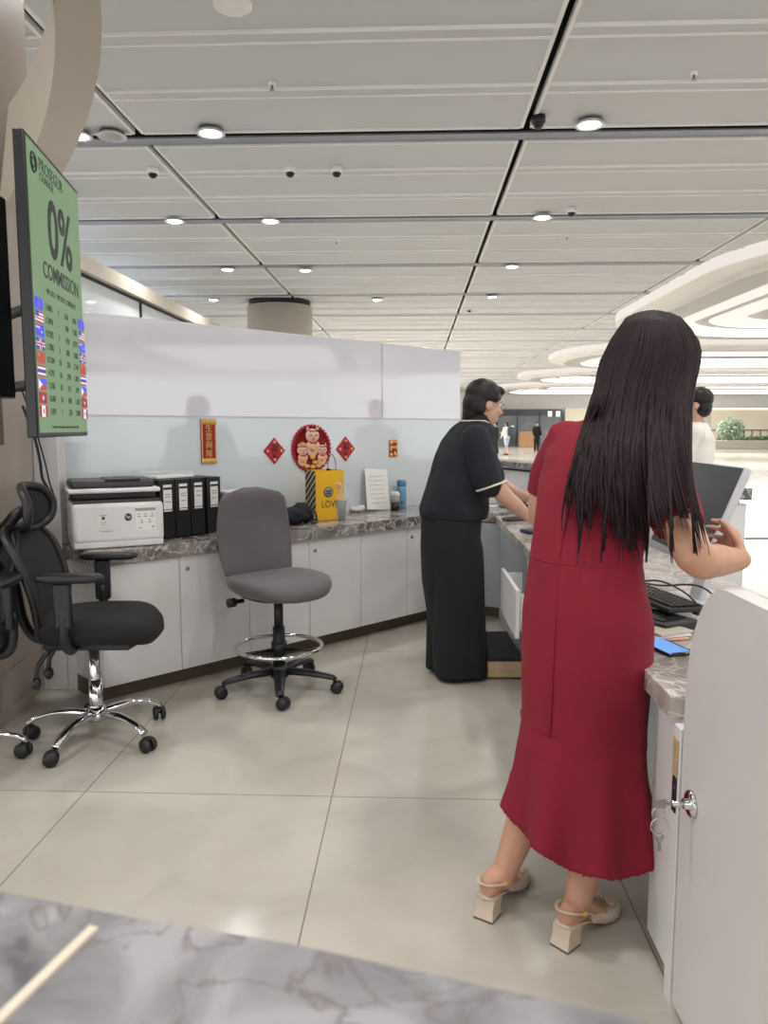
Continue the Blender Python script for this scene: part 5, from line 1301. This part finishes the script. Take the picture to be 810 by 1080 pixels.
# ------------------------------------------------------------------ other people in the hall
def figure(lab, x, y, ang, h, top, bottom, hairm='hair2', shorts=False, arm=(.15, .15), long_hair=False, extra=None, rm=.018, stride=.0, skirt=False, sleeves='long'):
    r0 = thing('person', lab, 'person', (x, y, 0), ang)
    k = h / 1.70; V = lambda a_, b_, c_: Vector((a_, b_, c_)) * k                 # faces local +Y
    b = MB().use('skin2')
    E_ = lambda z, a_, b_, y_=0: [V(a_ * cos(2 * pi * j / 28), y_ + b_ * sin(2 * pi * j / 28), z) for j in range(28)]
    b.loft([E_(.84, .13, .10), E_(.95, .15, .105), E_(1.08, .125, .09), E_(1.22, .145, .10), E_(1.34, .15, .09), E_(1.41, .12, .07), E_(1.44, .06, .055)])
    limb(b, [V(0, 0, 1.40), V(0, .01, 1.48), V(0, .015, 1.53)], [.06 * k, .05 * k, .05 * k])
    Pf, Mf = head(b, V(0, .02, 1.585), Vector((0, 1, 0)), UP, k)
    for s_ in (-1, 1):
        a_ = arm[0 if s_ < 0 else 1]
        sh_, el = V(s_ * .17, 0, 1.37), V(s_ * .22, .04 + a_ * .3, 1.09); wr = V(s_ * (.22 - a_ * .2), .08 + a_ * 1.1, .86 + a_ * .8)
        limb(b, [sh_, el, wr], [.048 * k, .04 * k, .026 * k]); hand(b, wr, wr - el, Vector((-s_, .2, 0)), .17 * k, .3, 1 if s_ < 0 else -1)
        ky, fy = stride * s_ * .6, stride * s_
        limb(b, [V(s_ * .085, 0, .86), V(s_ * .088, ky + .02, .47), V(s_ * .088, fy - .01, .08)], [.085 * k, .056 * k, .036 * k])
    b.build('body', None, r0, remesh=rm * .75, smooth_it=2, world=False)
    for q in (-1, 1): MB().use('paper').ell(Pf(q * .031, .071, .006), (.013 * k, .012 * k, .01 * k), 10, 6).use('ink').ell(Pf(q * .031, .082, .006), (.006 * k, .003 * k, .006 * k), 8, 6).build('eye', None, r0, world=False)
    b = MB().use(top); b.loft([E_(.88, .185, .135), E_(.95, .18, .13), E_(1.08, .165, .12), E_(1.22, .18, .125), E_(1.34, .185, .115), E_(1.41, .14, .09), E_(1.45, .075, .07)])
    for s_ in (-1, 1):
        a_ = arm[0 if s_ < 0 else 1]; sh_, el = V(s_ * .17, 0, 1.37), V(s_ * .22, .04 + a_ * .3, 1.09); wr = V(s_ * (.22 - a_ * .2), .08 + a_ * 1.1, .86 + a_ * .8)
        limb(b, [sh_, el, lerp(el, wr, .85)] if sleeves == 'long' else [sh_, lerp(sh_, el, .4), lerp(sh_, el, .75)], [.072 * k, .062 * k, .05 * k], 14)
    o = b.build('shirt', None, r0, remesh=rm, smooth_it=3, world=False)
    for v in o.data.vertices: v.co += v.normal * .012 * noise.noise(v.co * 9)
    b = MB().use(bottom); b.loft([E_(.95, .165, .12), E_(.86, .175, .13), E_(.78, .17, .125)])
    for s_ in (-1, 1):
        ky, fy = stride * s_ * .6, stride * s_; hip_, kn, an = V(s_ * .085, 0, .84), V(s_ * .088, ky + .02, .47), V(s_ * .088, fy - .01, .09)
        limb(b, [hip_, lerp(hip_, kn, .5), lerp(hip_, kn, .8)] if shorts else [hip_, kn, an], [.105 * k, .095 * k, .09 * k] if shorts else [.105 * k, .078 * k, .065 * k])
    b.build('shorts' if shorts else 'trousers', None, r0, remesh=rm, smooth_it=2, world=False)
    for s_ in (-1, 1):
        fy = stride * s_
        L3(MB().use('plastic').loft([[V(s_ * .09 + w_ * cos(2 * pi * j / 14), fy + y_, max(.0, z + h_ * sin(2 * pi * j / 14))) for j in range(14)] for y_, w_, h_, z in ((-.09, .02, .02, .035), (-.06, .036, .04, .045), (.03, .042, .045, .045), (.11, .044, .03, .03), (.17, .02, .015, .02))]), 'shoe', None, r0)
    b = MB().use(hairm); c = V(0, .02, 1.585)
    b.ell(c + V(0, -.022, .042), (.085 * k, .10 * k, .088 * k), 20, 14).ell(c + V(0, -.05, -.02), (.076 * k, .065 * k, .08 * k), 16, 10)
    if long_hair: b.ell(c + V(0, -.07, -.10), (.07 * k, .05 * k, .14 * k), 14, 10)
    L3(b, 'hair', None, r0)
    return r0, V
pc_ = at(737, 432, 5.6)
figure('standing person in a white shirt beyond the raised customer counter, half hidden by long hair', pc_.x + .0, 5.6, RAD(62), 1.66, 'cloth_white', 'trouser', arm=(.25, .3), rm=.010)
g = flat(534, 480, 0)
r0, V = figure('walking person in white top and pale shorts carrying a teal backpack', g.x, g.y, RAD(35), 1.66, 'cloth_white', 'bluegrey', 'hair2', shorts=True, arm=(.1, .35), stride=.16)
t = thing('backpack', 'teal backpack on the back of the walking person', 'backpack', (g.x + .17, g.y - .235, 0), RAD(35))
L3(MB().use('teal').box((0, 0, 1.20), (.32, .18, .48), .06, seg=4), 'bag', None, t); L3(MB().use('teal').box((0, -.10, 1.10), (.22, .06, .2), .02), 'pocket', None, t); L3(MB().use('paper').ell((.08, -.03, 1.43), (.09, .06, .05), 12, 8), 'white_patch', None, t)
g = flat(526, 479, 0); figure('person in black walking left of the backpack carrier', g.x, g.y + 1.0, RAD(60), 1.68, 'navy', 'trouser', arm=(.1, .2), stride=.12)
g = flat(573, 477, 0); figure('person in dark clothes far behind the shoulder of the red dress', g.x, g.y + 2, RAD(-170), 1.72, 'trouser', 'trouser', arm=(.05, .05))
g = flat(557, 472, 0)
t = thing('carton', 'brown carton on the floor before the dark glazed shop', 'carton', g, -HALL)
L3(MB().use('card').box((0, 0, .55), (1.3, .8, 1.1), .02), 'box', None, t); L3(MB().use('wood').box((0, 0, 1.11), (.12, .8, .01)), 'tape', None, t)
# ================================================================== CAMERA, LIGHT, VIEW
cam = bpy.data.cameras.new('camera'); co = bpy.data.objects.new('camera', cam); COL.objects.link(co)
cam.sensor_fit = 'VERTICAL'; cam.sensor_height = 36; cam.lens = 36 * FPX / 1080; cam.clip_start = .02; cam.clip_end = 300
co.location = (0, 0, EYE); co.rotation_euler = (pi / 2 - PITCH, 0, 0); S.camera = co
cam.dof.use_dof = True; cam.dof.focus_distance = 3.0; cam.dof.aperture_fstop = 8.5
w = bpy.data.worlds.new('hall_light'); S.world = w; w.use_nodes = True
w.node_tree.nodes['Background'].inputs['Color'].default_value = (.97, .98, 1, 1); w.node_tree.nodes['Background'].inputs['Strength'].default_value = 1.7
def spot(p, e, ang=150, col=(1, .985, .97)):
    l = bpy.data.lights.new('downlight_lamp', 'SPOT'); l.energy = e; l.spot_size = RAD(ang); l.spot_blend = 1; l.shadow_soft_size = .1; l.color = col
    o = bpy.data.objects.new('downlight_lamp', l); COL.objects.link(o); o.location = p; return o
for iy in range(-3, 17):                       # the channel downlights all along the hall
    for ix in range(-2, 4):
        for q in (-.7, .7):
            if ix == 0 and q < 0 and -1 <= iy <= 4: continue
            x = X0 + ix * BX + q
            if iy == 3 and ix < 0 and x < 0 and abs(x + 2.3) < 1.6: continue
            if iy > 3 and (x < -6 or x > 7): continue
            spot(hall(x, Y0 + .2 + iy * BY, ZC - .1), 75 if iy < 4 else 160)
for x, y, e in ((13, 17, 160), (14, 29, 400), (16, 40, 600), (16, 52, 700)):   # the luminous panels of the oval features
    l = bpy.data.lights.new('oval_lamp', 'AREA'); l.energy = e; l.shape = 'RECTANGLE'; l.size = 9; l.size_y = 4; l.color = (1, .98, .95)
    o = bpy.data.objects.new('oval_lamp', l); COL.objects.link(o); o.location = hall(x, y, ZC - .4)
S.view_settings.view_transform = 'Standard'; S.view_settings.look = 'None'; S.view_settings.exposure = .6; S.view_settings.gamma = 1
S.view_settings.use_curve_mapping = False
